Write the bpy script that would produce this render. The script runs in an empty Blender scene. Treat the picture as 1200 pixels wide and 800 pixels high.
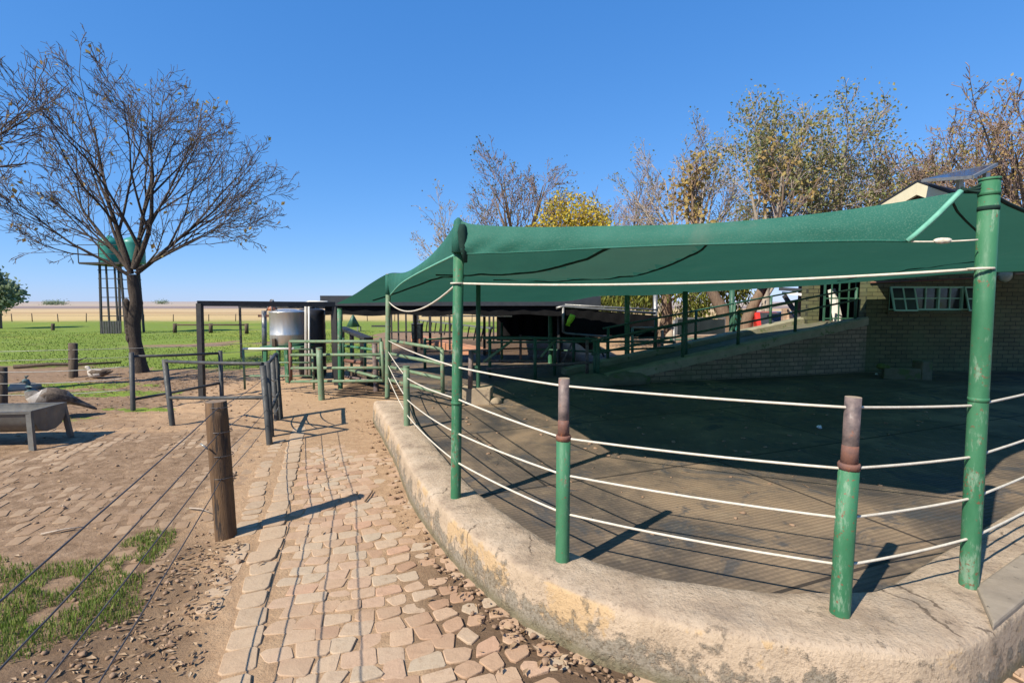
import bpy, math, random
from mathutils import Vector, Matrix, noise as MN
R = math.radians
rng = random.Random(7)
scene = bpy.context.scene
col = scene.collection
F, PITCH, H = 600.0, R(4.29), 1.65
CP, SP = math.cos(PITCH), math.sin(PITCH)

# ---------- measuring helpers: where a sight line of the photo meets a plane of the place ----------
def ray(px, py):
    a, b = (px - 600) / F, -(py - 400) / F
    return Vector((a, CP + b * SP, -SP + b * CP))
def G(px, py, z=0.0):
    d = ray(px, py); t = (z - H) / d.z
    return Vector((d.x * t, d.y * t, z))
def V(px, py, Y):
    d = ray(px, py); t = Y / d.y
    return Vector((d.x * t, Y, H + d.z * t))
def fbm(p, o=4):
    return MN.fractal(Vector(p), 1.0, 2.0, o)

# ---------- mesh builder ----------
class MB:
    def __init__(s):
        s.v, s.f, s.m, s.s, s.t = [], [], [], [], []
        s.tint = None
    def _tint(s):
        while len(s.t) < len(s.v): s.t.append(s.tint or 0.5)
    def face(s, idx, mi=0, smooth=False):
        s.f.append(idx); s.m.append(mi); s.s.append(smooth)
    def tube(s, pts, rad, n=8, mi=0, caps=True, smooth=True, cap_mi=None):
        pts = [Vector(p) for p in pts]
        if not isinstance(rad, (list, tuple)): rad = [rad] * len(pts)
        t0 = (pts[1] - pts[0]).normalized()
        a = Vector((0, 0, 1)) if abs(t0.z) < .9 else Vector((1, 0, 0))
        x = t0.cross(a).normalized(); base = len(s.v)
        for i, p in enumerate(pts):
            if i == 0: t = pts[1] - p
            elif i == len(pts) - 1: t = p - pts[i - 1]
            else: t = pts[i + 1] - pts[i - 1]
            t = t.normalized() if t.length > 1e-9 else t0
            x = x - t * x.dot(t)
            x = x.normalized() if x.length > 1e-6 else t.orthogonal().normalized()
            y = t.cross(x)
            for k in range(n):
                an = 2 * math.pi * k / n
                s.v.append(p + (x * math.cos(an) + y * math.sin(an)) * rad[i])
        for i in range(len(pts) - 1):
            for k in range(n):
                b = base + i * n; k2 = (k + 1) % n
                s.face((b + k, b + k2, b + n + k2, b + n + k), mi, smooth)
        if caps:
            cm = mi if cap_mi is None else cap_mi
            s.face(tuple(base + k for k in range(n))[::-1], cm)
            e = base + (len(pts) - 1) * n
            s.face(tuple(e + k for k in range(n)), cm)
        s._tint(); return s
    def box(s, c, size, rot=None, mi=0):
        c = Vector(c); hx, hy, hz = [q / 2 for q in size]; b = len(s.v)
        for sx, sy, sz in ((-1,-1,-1),(1,-1,-1),(1,1,-1),(-1,1,-1),(-1,-1,1),(1,-1,1),(1,1,1),(-1,1,1)):
            q = Vector((sx * hx, sy * hy, sz * hz))
            if rot is not None: q = rot @ q
            s.v.append(c + q)
        for q in ((0,3,2,1),(4,5,6,7),(0,1,5,4),(1,2,6,5),(2,3,7,6),(3,0,4,7)):
            s.face(tuple(b + k for k in q), mi)
        s._tint(); return s
    def bar(s, p, q, w, h, mi=0):
        """a square bar from p to q, w wide, h high"""
        p, q = Vector(p), Vector(q); d = (q - p)
        x = d.normalized(); up = Vector((0, 0, 1)) if abs(x.z) < .95 else Vector((0, 1, 0))
        y = up.cross(x).normalized(); z = x.cross(y)
        rot = Matrix((x, y, z)).transposed()
        return s.box((p + q) / 2, (d.length, w, h), rot, mi)
    def prism(s, poly, ext, mi=0):
        """polygon (3-D points) extruded by vector ext"""
        b = len(s.v); n = len(poly); ext = Vector(ext)
        for p in poly: s.v.append(Vector(p))
        for p in poly: s.v.append(Vector(p) + ext)
        s.face(tuple(range(b, b + n))[::-1], mi); s.face(tuple(range(b + n, b + 2 * n)), mi)
        for k in range(n):
            k2 = (k + 1) % n
            s.face((b + k, b + k2, b + n + k2, b + n + k), mi)
        s._tint(); return s
    def lathe(s, prof, c, n=20, mi=0, axis=None):
        c = Vector(c); b = len(s.v)
        for r, z in prof:
            for k in range(n):
                an = 2 * math.pi * k / n
                q = Vector((r * math.cos(an), r * math.sin(an), z))
                if axis is not None: q = axis @ q
                s.v.append(c + q)
        for i in range(len(prof) - 1):
            for k in range(n):
                k2 = (k + 1) % n
                s.face((b + i * n + k, b + i * n + k2, b + (i + 1) * n + k2, b + (i + 1) * n + k), mi, True)
        s.face(tuple(b + k for k in range(n))[::-1], mi)
        e = b + (len(prof) - 1) * n
        s.face(tuple(e + k for k in range(n)), mi)
        s._tint(); return s
    def grid(s, rows, mi=0, smooth=True):
        b = len(s.v); w = len(rows[0])
        for r in rows: s.v.extend(Vector(p) for p in r)
        for i in range(len(rows) - 1):
            for j in range(w - 1):
                s.face((b + i * w + j, b + i * w + j + 1, b + (i + 1) * w + j + 1, b + (i + 1) * w + j), mi, smooth)
        s._tint(); return s
    def lump(s, c, size, seed=0, n=7, mi=0, rough=.25, tz=0):
        c = Vector(c); b = len(s.v); rings = 5
        ca, sa = math.cos(tz), math.sin(tz)
        for i in range(1, rings):
            ph = math.pi * i / rings
            for k in range(n):
                an = 2 * math.pi * k / n
                q = Vector((math.sin(ph) * math.cos(an), math.sin(ph) * math.sin(an), math.cos(ph)))
                q *= 1 + rough * MN.noise(q * 1.7 + Vector((seed * 3.1, seed * 1.7, 0)))
                x, y = q.x * size[0], q.y * size[1]
                s.v.append(c + Vector((x * ca - y * sa, x * sa + y * ca, q.z * size[2])))
        top = len(s.v); s.v.append(c + Vector((0, 0, size[2]))); bot = len(s.v); s.v.append(c - Vector((0, 0, size[2])))
        for i in range(rings - 2):
            for k in range(n):
                k2 = (k + 1) % n
                s.face((b + i * n + k, b + (i + 1) * n + k, b + (i + 1) * n + k2, b + i * n + k2), mi, True)
        for k in range(n):
            k2 = (k + 1) % n
            s.face((top, b + k, b + k2), mi, True); s.face((bot, b + (rings - 2) * n + k2, b + (rings - 2) * n + k), mi, True)
        s._tint(); return s
    def build(s, name, mats, parent=None, bevel=0, tint=False):
        off = Vector((0, 0, 0)); q = parent
        while q is not None: off += q.location; q = q.parent
        me = bpy.data.meshes.new(name)
        me.from_pydata([tuple(p - off) for p in s.v], [], s.f)
        if not isinstance(mats, (list, tuple)): mats = [mats]
        for m in mats: me.materials.append(m)
        me.polygons.foreach_set('material_index', s.m)
        me.polygons.foreach_set('use_smooth', s.s)
        if tint:
            a = me.attributes.new('tint', 'FLOAT', 'POINT'); a.data.foreach_set('value', s.t)
        me.update()
        o = bpy.data.objects.new(name, me); col.objects.link(o)
        if parent is not None: o.parent = parent
        if bevel:
            b = o.modifiers.new('bevel', 'BEVEL'); b.width = bevel; b.segments = 2; b.limit_method = 'ANGLE'
        return o

def tag(o, label, cat, group=None, kind=None):
    if label: o['label'] = label
    if cat: o['category'] = cat
    if group: o['group'] = group
    if kind: o['kind'] = kind
    return o
def thing(name, label, cat, loc, group=None):
    o = bpy.data.objects.new(name, None); o.empty_display_size = .2
    o.location = Vector(loc); col.objects.link(o)
    return tag(o, label, cat, group)
def struct(o): o['kind'] = 'structure'; return o

# ---------- materials ----------
def nodes_of(m):
    m.use_nodes = True
    nt = m.node_tree; return nt, nt.nodes, nt.links, nt.nodes['Principled BSDF']
def N(nt, typ, **kw):
    n = nt.nodes.new(typ)
    for k, v in kw.items():
        if k.startswith('i_'):
            n.inputs[k[2:].replace('_', ' ')].default_value = v
        else: setattr(n, k, v)
    return n
def c4(c): return (c[0], c[1], c[2], 1)
def ramp(nt, src, stops, interp='LINEAR'):
    r = N(nt, 'ShaderNodeValToRGB'); r.color_ramp.interpolation = interp
    el = r.color_ramp.elements
    while len(el) < len(stops): el.new(.5)
    for e, (p, c) in zip(el, stops):
        e.position = p; e.color = c4(c) if len(c) == 3 else c
    nt.links.new(src, r.inputs[0]); return r.outputs[0]
def noise_n(nt, vec, scale, detail=5, rough=.6, dist=0):
    n = N(nt, 'ShaderNodeTexNoise'); n.inputs['Scale'].default_value = scale
    n.inputs['Detail'].default_value = detail; n.inputs['Roughness'].default_value = rough
    n.inputs['Distortion'].default_value = dist
    nt.links.new(vec, n.inputs['Vector']); return n.outputs['Fac']
def mix(nt, fac, a, b):
    m = N(nt, 'ShaderNodeMix', data_type='RGBA')
    for src, key in ((fac, 0), (a, 6), (b, 7)):
        if isinstance(src, (int, float)): m.inputs[key].default_value = src
        elif isinstance(src, tuple): m.inputs[key].default_value = c4(src)
        else: nt.links.new(src, m.inputs[key])
    return m.outputs[2]
def math_n(nt, op, a, b=None, clamp=False):
    m = N(nt, 'ShaderNodeMath', operation=op); m.use_clamp = clamp
    for i, q in enumerate((a, b)):
        if q is None: continue
        if isinstance(q, (int, float)): m.inputs[i].default_value = q
        else: nt.links.new(q, m.inputs[i])
    return m.outputs[0]
def maprange(nt, v, a, b, c=0, d=1):
    m = N(nt, 'ShaderNodeMapRange', interpolation_type='SMOOTHSTEP')
    nt.links.new(v, m.inputs[0])
    for i, q in enumerate((a, b, c, d)): m.inputs[i + 1].default_value = q
    return m.outputs[0]
def bump(nt, h, strength, dist, prev=None):
    b = N(nt, 'ShaderNodeBump'); b.inputs['Strength'].default_value = strength; b.inputs['Distance'].default_value = dist
    nt.links.new(h, b.inputs['Height'])
    if prev is not None: nt.links.new(prev, b.inputs['Normal'])
    return b.outputs[0]
def pos_of(nt):
    g = N(nt, 'ShaderNodeNewGeometry'); return g.outputs['Position']
def sep(nt, v):
    s = N(nt, 'ShaderNodeSeparateXYZ'); nt.links.new(v, s.inputs[0]); return s.outputs
def comb(nt, x, y, z=0.0):
    c = N(nt, 'ShaderNodeCombineXYZ')
    for i, q in enumerate((x, y, z)):
        if isinstance(q, (int, float)): c.inputs[i].default_value = q
        else: nt.links.new(q, c.inputs[i])
    return c.outputs[0]

def mk(name, c1, c2=None, scale=8, rough=.7, bmp=.2, bd=.004, metal=0, wear=None, wear_amt=.62, wscale=14, spec=.4, stretch=None, fine=90):
    """paint/wood/steel/stone with two tones, grain bump and optional worn patches"""
    m = bpy.data.materials.new(name); nt, ns, ln, P = nodes_of(m)
    p = pos_of(nt)
    if stretch:
        mp = N(nt, 'ShaderNodeMapping'); mp.inputs['Scale'].default_value = stretch; ln.new(p, mp.inputs[0]); p = mp.outputs[0]
    c2 = c2 or tuple(q * .75 for q in c1)
    n1 = noise_n(nt, p, scale, 6, .65)
    colr = ramp(nt, n1, [(.3, c1), (.7, c2)])
    if wear:
        n2 = noise_n(nt, p, wscale, 7, .7)
        w = maprange(nt, n2, wear_amt, wear_amt + .07)
        colr = mix(nt, w, colr, wear)
    ln.new(colr, P.inputs['Base Color'])
    r = maprange(nt, noise_n(nt, p, scale * 3, 3), .3, .7, max(.05, rough - .12), min(1, rough + .12)); ln.new(r, P.inputs['Roughness'])
    P.inputs['Metallic'].default_value = metal; P.inputs['Specular IOR Level'].default_value = spec
    if bmp:
        ln.new(bump(nt, noise_n(nt, p, fine, 5, .6), bmp, bd), P.inputs['Normal'])
    return m

M = {}
M['green'] = mk('green_paint', (.035, .175, .08), (.085, .25, .135), 5, .5, .25, .003, wear=(.17, .085, .05), wear_amt=.645, wscale=16)
M['green_pale'] = mk('faded_green_paint', (.10, .17, .095), (.17, .235, .145), 9, .6, .3, .003, wear=(.19, .12, .075), wear_amt=.56, wscale=20)
M['green_dark'] = mk('dark_green_paint', (.022, .075, .045), (.04, .11, .065), 8, .5, .2, .003, wear=(.09, .05, .03), wear_amt=.64, wscale=20)
M['rust'] = mk('rusty_pipe', (.20, .085, .05), (.10, .06, .055), 16, .75, .6, .004, wear=(.30, .12, .06), wear_amt=.6, wscale=30)
M['oldsteel'] = mk('weathered_steel', (.055, .045, .048), (.23, .17, .15), 17, .6, .4, .003, wear=(.26, .10, .05), wear_amt=.6, wscale=18)
M['greypipe'] = mk('dark_grey_pipe', (.032, .036, .038), (.07, .07, .066), 8, .6, .3, .003, wear=(.16, .10, .07), wear_amt=.64)
M['galv'] = mk('galvanised_pipe', (.17, .17, .165), (.27, .27, .26), 10, .45, .2, .002, metal=.5)
M['black'] = mk('black_steel', (.018, .018, .02), (.035, .033, .033), 8, .6, .2, .003)
M['white'] = mk('white_paint', (.72, .70, .64), (.60, .57, .50), 5, .5, .15, .002)
M['cream'] = mk('cream_paint', (.72, .64, .44), (.62, .55, .38), 4, .55, .1, .002)
M['rope'] = mk('white_rope', (.60, .56, .47), (.46, .41, .33), 40, .8, .5, .002, fine=300)
M['wire'] = mk('fence_wire', (.06, .06, .065), (.11, .10, .10), 10, .5, .1, .001, metal=.3)
M['wood'] = mk('treated_post_wood', (.15, .085, .04), (.06, .036, .022), 9, .85, .8, .006, stretch=(3, 3, .35), fine=60, wear=(.03, .022, .018), wear_amt=.56, wscale=7)
M['woodend'] = mk('post_end_grain', (.24, .17, .11), (.14, .10, .07), 30, .9, .5, .003)
M['darkwood'] = mk('old_dark_wood', (.05, .035, .025), (.11, .08, .055), 10, .9, .7, .005, stretch=(3, 3, .4), fine=50)
M['stainless'] = mk('stainless_steel', (.60, .60, .58), (.48, .48, .46), 3, .42, .04, .001, metal=.8, stretch=(1, 1, .2))
M['copper'] = mk('copper_motor_paint', (.45, .16, .07), (.30, .12, .07), 20, .5, .2, .002)
M['plastic_black'] = mk('black_plastic', (.02, .02, .022), (.03, .03, .032), 5, .4, .1, .002)
M['teal'] = mk('teal_tank_plastic', (.02, .17, .135), (.035, .22, .175), 3, .45, .05, .002)
M['concrete'] = mk('pale_concrete', (.36, .28, .19), (.26, .20, .14), 5, .9, .6, .006, wear=(.16, .12, .09), wear_amt=.6, wscale=7)
M['greyconcrete'] = mk('grey_concrete', (.30, .25, .19), (.20, .165, .125), 6, .9, .5, .005, wear=(.12, .10, .08), wear_amt=.6)
M['dampconcrete'] = mk('mossy_concrete', (.15, .14, .09), (.09, .085, .055), 4, .9, .5, .006, wear=(.08, .11, .04), wear_amt=.54, wscale=4)
M['coping'] = mk('worn_coping', (.30, .28, .19), (.20, .185, .115), 4, .9, .5, .006, wear=(.12, .15, .06), wear_amt=.55, wscale=5)
M['mossy'] = mk('moss', (.10, .14, .03), (.06, .08, .02), 20, .95, .8, .01)
M['roofdark'] = mk('dark_roof_sheet', (.02, .024, .03), (.03, .034, .042), 4, .55, .1, .002)
M['blackcloth'] = mk('black_shade_cloth', (.007, .007, .008), (.012, .012, .013), 3, .95, .2, .002, spec=.1)
M['greycloth'] = mk('slate_shade_cloth', (.014, .021, .023), (.02, .028, .03), 3, .9, .2, .002, spec=.2)
M['lime'] = mk('lime_rubber', (.35, .72, .03), (.28, .6, .03), 10, .6, .1, .002)
M['mint'] = mk('mint_green_paint', (.24, .52, .38), (.32, .58, .44), 10, .5, .15, .002)
M['solar'] = mk('solar_panel_glass', (.015, .02, .035), (.02, .025, .045), 3, .12, 0, 0, spec=.6)
M['paper'] = mk('white_scrap', (.75, .75, .72), (.65, .65, .62), 10, .8, .2, .002)
M['redpaint'] = mk('red_car_paint', (.55, .035, .025), (.48, .03, .02), 2, .25, 0, 0, spec=.5)
M['carglass'] = mk('dark_car_glass', (.03, .035, .04), (.04, .045, .05), 2, .08, 0, 0, spec=.6)
M['tyre'] = mk('tyre_rubber', (.02, .02, .02), (.03, .03, .03), 8, .9, .3, .003)
M['rock'] = mk('pale_rock', (.42, .34, .26), (.30, .24, .19), 9, .9, .7, .01)
M['clod'] = mk('dirt_clod', (.20, .125, .075), (.30, .20, .13), 14, .95, .6, .006)
M['slab'] = mk('worn_grey_slab', (.30, .255, .20), (.22, .19, .155), 7, .9, .5, .004, wear=(.15, .12, .09), wear_amt=.6)
M['bark'] = mk('dark_bark', (.075, .055, .04), (.035, .027, .022), 9, .95, 1, .02, stretch=(3, 3, .6), fine=26)
M['twig'] = mk('dark_twigs', (.12, .09, .075), (.08, .06, .05), 6, .9, 0)
M['palebark'] = mk('pale_grey_bark', (.44, .38, .31), (.26, .21, .17), 6, .95, .8, .02, stretch=(3, 3, .5), fine=20)
M['paletwig'] = mk('pale_twigs', (.42, .34, .28), (.30, .235, .195), 5, .9, 0)
M['redtwig'] = mk('reddish_twigs', (.29, .20, .155), (.20, .135, .105), 5, .9, 0)
M['brownbark'] = mk('brown_bark', (.22, .155, .105), (.12, .08, .055), 6, .95, .8, .02, stretch=(3, 3, .5), fine=20)
M['feather_white'] = mk('white_feathers', (.50, .46, .41), (.36, .32, .28), 40, .9, .5, .003)
M['feather_brown'] = mk('brown_feathers', (.035, .026, .02), (.17, .125, .09), 24, .9, .6, .003)
M['feather_teal'] = mk('teal_neck_feathers', (.03, .075, .085), (.10, .15, .14), 40, .5, .4, .003)
M['feather_grey'] = mk('grey_feathers', (.26, .23, .195), (.10, .08, .065), 26, .9, .5, .003)
M['beak'] = mk('beak_horn', (.22, .18, .13), (.16, .13, .1), 30, .5, .1, .001)
M['troughgrey'] = mk('dull_zinc_sheet', (.17, .165, .15), (.10, .095, .085), 4, .5, .2, .003, metal=.25, wear=(.16, .11, .07), wear_amt=.6)
M['water'] = mk('trough_water', (.10, .12, .13), (.08, .1, .11), 3, .05, .05, .002, spec=.6)
M['orange'] = mk('orange_sunlit_brick', (.46, .22, .12), (.38, .18, .10), 8, .9, .4, .005)

def pole_paint(name, c1, c2):
    """old gloss paint: chalky streaks, chips and rust runs"""
    m = bpy.data.materials.new(name); nt, ns, ln, P = nodes_of(m); p = pos_of(nt)
    mp = N(nt, 'ShaderNodeMapping'); mp.inputs['Scale'].default_value = (1, 1, .28); ln.new(p, mp.inputs[0]); q = mp.outputs[0]
    n1 = noise_n(nt, q, 9, 7, .65); n2 = noise_n(nt, q, 26, 8, .72); n3 = noise_n(nt, p, 46, 6, .7); n4 = noise_n(nt, p, 2.6, 4, .6)
    c = ramp(nt, n1, [(.34, c1), (.66, c2)])
    c = mix(nt, maprange(nt, math_n(nt, 'ADD', n2, math_n(nt, 'MULTIPLY', n4, .5)), .77, .90, 0, .7), c, (.19, .28, .20))
    rust = maprange(nt, math_n(nt, 'ADD', n3, math_n(nt, 'MULTIPLY', n4, .45)), .82, .86)
    c = mix(nt, math_n(nt, 'MULTIPLY', rust, .85), c, (.15, .065, .035))
    run = maprange(nt, math_n(nt, 'ADD', n2, math_n(nt, 'MULTIPLY', n1, .4)), .83, .93, 0, .5)
    c = mix(nt, run, c, (.22, .14, .085))
    ln.new(c, P.inputs['Base Color']); ln.new(maprange(nt, n2, .3, .7, .45, .75), P.inputs['Roughness']); P.inputs['Specular IOR Level'].default_value = .35
    b = bump(nt, rust, -.4, .002); ln.new(bump(nt, n3, .25, .003, b), P.inputs['Normal']); return m
M['green'] = pole_paint('chipped_green_paint', (.022, .118, .054), (.05, .17, .085))

def leaf_mat(name, cols, trans=.35):
    m = bpy.data.materials.new(name); nt, ns, ln, P = nodes_of(m)
    a = N(nt, 'ShaderNodeAttribute', attribute_name='tint')
    st = [(i / max(1, len(cols) - 1), c) for i, c in enumerate(cols)]
    c = ramp(nt, a.outputs['Fac'], st)
    ln.new(c, P.inputs['Base Color']); P.inputs['Roughness'].default_value = .65
    P.inputs['Specular IOR Level'].default_value = .25
    tr = N(nt, 'ShaderNodeBsdfTranslucent'); ln.new(c, tr.inputs['Color'])
    mx = N(nt, 'ShaderNodeMixShader'); mx.inputs[0].default_value = trans
    ln.new(P.outputs[0], mx.inputs[1]); ln.new(tr.outputs[0], mx.inputs[2])
    ln.new(mx.outputs[0], ns['Material Output'].inputs[0]); return m
M['leaf_amber'] = leaf_mat('amber_leaves', [(.30, .19, .07), (.40, .27, .09), (.24, .20, .07), (.46, .32, .10)])
M['leaf_yellow'] = leaf_mat('yellow_leaves', [(.50, .36, .04), (.62, .46, .05), (.42, .34, .05), (.30, .29, .06)])
M['leaf_olive'] = leaf_mat('olive_leaves', [(.06, .085, .025), (.10, .12, .04), (.16, .14, .05), (.20, .14, .06)])
M['leaf_poplar'] = leaf_mat('poplar_leaves', [(.13, .16, .06), (.22, .24, .09), (.34, .27, .10), (.26, .27, .13)])
M['leaf_sage'] = leaf_mat('sage_leaves', [(.17, .22, .13), (.26, .31, .19), (.20, .25, .14)])
M['leaf_willow'] = leaf_mat('weeping_leaves', [(.10, .14, .025), (.20, .22, .04), (.14, .17, .04), (.30, .28, .05)])
M['leaf_dead'] = leaf_mat('fallen_leaves', [(.24, .15, .08), (.36, .25, .15), (.17, .10, .06), (.44, .33, .22)], .1)
M['grass'] = leaf_mat('grass_blades', [(.085, .14, .022), (.13, .20, .03), (.18, .24, .045), (.28, .26, .09)], .35)
M['straw'] = leaf_mat('straw_blades', [(.40, .28, .12), (.50, .37, .18), (.33, .25, .12)], .3)

def tint_mat(name, stops, scale=25, dirt=(.24, .15, .09), rough=.88):
    """stone with a tone of its own per piece, dusty and grainy"""
    m = bpy.data.materials.new(name); nt, ns, ln, P = nodes_of(m); p = pos_of(nt)
    a = N(nt, 'ShaderNodeAttribute', attribute_name='tint')
    c = ramp(nt, a.outputs['Fac'], stops)
    n1 = noise_n(nt, p, scale, 6, .7)
    c = mix(nt, maprange(nt, n1, .45, .8, 0, .55), c, dirt)
    n3 = noise_n(nt, p, 1.1, 4, .6)
    c = mix(nt, maprange(nt, n3, .46, .68, 0, .65), c, (.43, .32, .215))
    n2 = noise_n(nt, p, 150, 3, .6)
    c = mix(nt, maprange(nt, n2, .55, .8, 0, .4), c, (.12, .08, .055))
    ln.new(c, P.inputs['Base Color']); P.inputs['Roughness'].default_value = rough
    P.inputs['Specular IOR Level'].default_value = .25
    b = bump(nt, n1, .5, .008); b = bump(nt, n2, .4, .003, b)
    ln.new(b, P.inputs['Normal']); return m
M['paver'] = tint_mat('worn_brick_pavers', [(0, (.33, .205, .13)), (.35, (.40, .265, .17)), (.65, (.43, .305, .205)), (.9, (.39, .31, .22)), (1, (.43, .245, .155))])
M['edgestone'] = tint_mat('pale_edging_stone', [(0, (.38, .26, .165)), (.5, (.41, .30, .20)), (1, (.37, .275, .185))])
M['oldpaver'] = tint_mat('sunken_pavers', [(0, (.26, .175, .11)), (.5, (.31, .215, .135)), (1, (.255, .165, .10))])

def brick_mat(name, axis, cA, cB, mortar, moss=None, bw=.22, bh=.085):
    m = bpy.data.materials.new(name); nt, ns, ln, P = nodes_of(m); p = pos_of(nt); s = sep(nt, p)
    u = math_n(nt, 'ADD', math_n(nt, 'MULTIPLY', s[0], axis[0]), math_n(nt, 'MULTIPLY', s[1], axis[1]))
    vec = comb(nt, u, s[2])
    b = N(nt, 'ShaderNodeTexBrick'); ln.new(vec, b.inputs['Vector'])
    b.inputs['Scale'].default_value = 1; b.inputs['Brick Width'].default_value = bw; b.inputs['Row Height'].default_value = bh
    b.inputs['Mortar Size'].default_value = .007; b.inputs['Mortar Smooth'].default_value = .3; b.inputs['Bias'].default_value = 0
    b.inputs['Color1'].default_value = c4(cA); b.inputs['Color2'].default_value = c4(cB); b.inputs['Mortar'].default_value = c4(mortar)
    n1 = noise_n(nt, p, 14, 6, .65)
    c = mix(nt, maprange(nt, n1, .45, .75, 0, .5), b.outputs[0], tuple(q * .55 for q in cA))
    if moss:
        c = mix(nt, maprange(nt, noise_n(nt, p, 1.6, 5, .6), .45, .7, 0, .7), c, moss)
    ln.new(c, P.inputs['Base Color']); P.inputs['Roughness'].default_value = .85
    h = math_n(nt, 'SUBTRACT', 1.0, b.outputs[1])
    bb = bump(nt, h, .8, .008); bb = bump(nt, noise_n(nt, p, 60, 5), .3, .004, bb)
    ln.new(bb, P.inputs['Normal']); return m
M['brickwall'] = brick_mat('mossy_face_brick', (1, .2), (.08, .08, .036), (.125, .12, .055), (.016, .016, .010), (.095, .115, .05))
M['brickramp'] = brick_mat('dark_ramp_brick', (.96, .277), (.20, .15, .095), (.28, .205, .13), (.05, .042, .03), (.10, .105, .05))
M['bricktan'] = brick_mat('tan_brick', (1, .3), (.40, .27, .18), (.46, .32, .22), (.30, .24, .18))

def net_mat(name='green_shade_net', ca=(.016, .125, .09), cb=(.04, .185, .14), ct=(.045, .19, .13, 1)):
    m = bpy.data.materials.new(name); nt, ns, ln, P = nodes_of(m); p = pos_of(nt)
    n1 = noise_n(nt, p, 2.2, 5, .6); n2 = noise_n(nt, p, 170, 3, .6)
    c = ramp(nt, n1, [(.3, ca), (.7, cb)])
    c = mix(nt, maprange(nt, n2, .48, .7, 0, .7), c, (.11, .24, .18))
    c = mix(nt, maprange(nt, noise_n(nt, p, 1.1, 6, .7, .8), .55, .7, 0, .4), c, (.17, .22, .17))
    ln.new(c, P.inputs['Base Color']); P.inputs['Roughness'].default_value = .75; P.inputs['Specular IOR Level'].default_value = .3
    ln.new(bump(nt, n2, .4, .003), P.inputs['Normal'])
    tr = N(nt, 'ShaderNodeBsdfTranslucent'); ln.new(mix(nt, maprange(nt, n2, .4, .7), ct[:3], tuple(q * .55 for q in ct[:3])), tr.inputs['Color'])
    mx = N(nt, 'ShaderNodeMixShader'); mx.inputs[0].default_value = .33
    ln.new(P.outputs[0], mx.inputs[1]); ln.new(tr.outputs[0], mx.inputs[2])
    ln.new(mx.outputs[0], ns['Material Output'].inputs[0]); return m
M['net'] = net_mat(); M['netfaded'] = net_mat('faded_shade_net', (.12, .18, .145), (.15, .21, .175), (.06, .20, .135, 1))
M['netseam'] = mk('dark_net_seam', (.012, .03, .025), (.02, .045, .036), 20, .9, .2, .002, spec=.1)
M['nethem'] = mk('pale_net_hem', (.16, .40, .30), (.10, .30, .22), 20, .8, .3, .002)
def curb_mat():
    m = bpy.data.materials.new('weathered_kerb_plaster'); nt, ns, ln, P = nodes_of(m); p = pos_of(nt); s = sep(nt, p)
    g = N(nt, 'ShaderNodeNewGeometry'); nz = sep(nt, g.outputs['Normal'])[2]
    n1 = noise_n(nt, p, 4, 8, .65); n2 = noise_n(nt, p, 9, 8, .7); n3 = noise_n(nt, p, 60, 5, .65); n4 = noise_n(nt, p, 2.3, 6, .65, .6)
    top = ramp(nt, n1, [(.32, (.26, .195, .14)), (.5, (.39, .30, .215)), (.68, (.46, .365, .27))])
    top = mix(nt, maprange(nt, n4, .55, .7, 0, .6), top, (.24, .20, .16))
    side = ramp(nt, n1, [(.35, (.37, .285, .20)), (.65, (.455, .355, .255))])
    ochre = maprange(nt, n4, .545, .585)
    side = mix(nt, math_n(nt, 'MULTIPLY', ochre, .6), side, (.47, .31, .145))
    # lichen and old grey render, mostly low on the wall
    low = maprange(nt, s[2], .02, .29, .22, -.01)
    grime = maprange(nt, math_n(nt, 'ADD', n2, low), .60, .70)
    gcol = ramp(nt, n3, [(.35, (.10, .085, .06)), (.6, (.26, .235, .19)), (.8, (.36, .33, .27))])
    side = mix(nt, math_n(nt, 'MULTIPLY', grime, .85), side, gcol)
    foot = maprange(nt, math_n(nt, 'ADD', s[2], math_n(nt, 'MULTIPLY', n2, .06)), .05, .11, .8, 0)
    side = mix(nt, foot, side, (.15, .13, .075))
    c = mix(nt, maprange(nt, nz, .45, .8), side, top)
    c = mix(nt, maprange(nt, n3, .52, .72, 0, .6), c, (.17, .12, .08))
    c = mix(nt, maprange(nt, noise_n(nt, p, 22, 7, .75), .56, .68, 0, .5), c, (.20, .145, .095))
    vo = N(nt, 'ShaderNodeTexVoronoi', feature='DISTANCE_TO_EDGE'); vo.inputs['Scale'].default_value = 1.15
    mxv = N(nt, 'ShaderNodeMix', data_type='VECTOR'); mxv.inputs[0].default_value = .16; ln.new(p, mxv.inputs[4])
    nz_ = N(nt, 'ShaderNodeTexNoise'); nz_.inputs['Scale'].default_value = 6; nz_.inputs['Detail'].default_value = 6; ln.new(p, nz_.inputs['Vector']); ln.new(nz_.outputs['Color'], mxv.inputs[5]); ln.new(mxv.outputs[1], vo.inputs['Vector'])
    crack = math_n(nt, 'MULTIPLY', maprange(nt, vo.outputs['Distance'], .002, .008, 1, 0), maprange(nt, n4, .50, .56))
    c = mix(nt, math_n(nt, 'MULTIPLY', crack, .75), c, (.07, .05, .035))
    ln.new(c, P.inputs['Base Color']); P.inputs['Roughness'].default_value = .92; P.inputs['Specular IOR Level'].default_value = .2
    b = bump(nt, crack, -.6, .01); b = bump(nt, n2, .7, .035, b); b = bump(nt, n3, .6, .008, b); b = bump(nt, grime, .5, .006, b)
    ln.new(b, P.inputs['Normal']); return m
M['curb'] = curb_mat()
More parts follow.
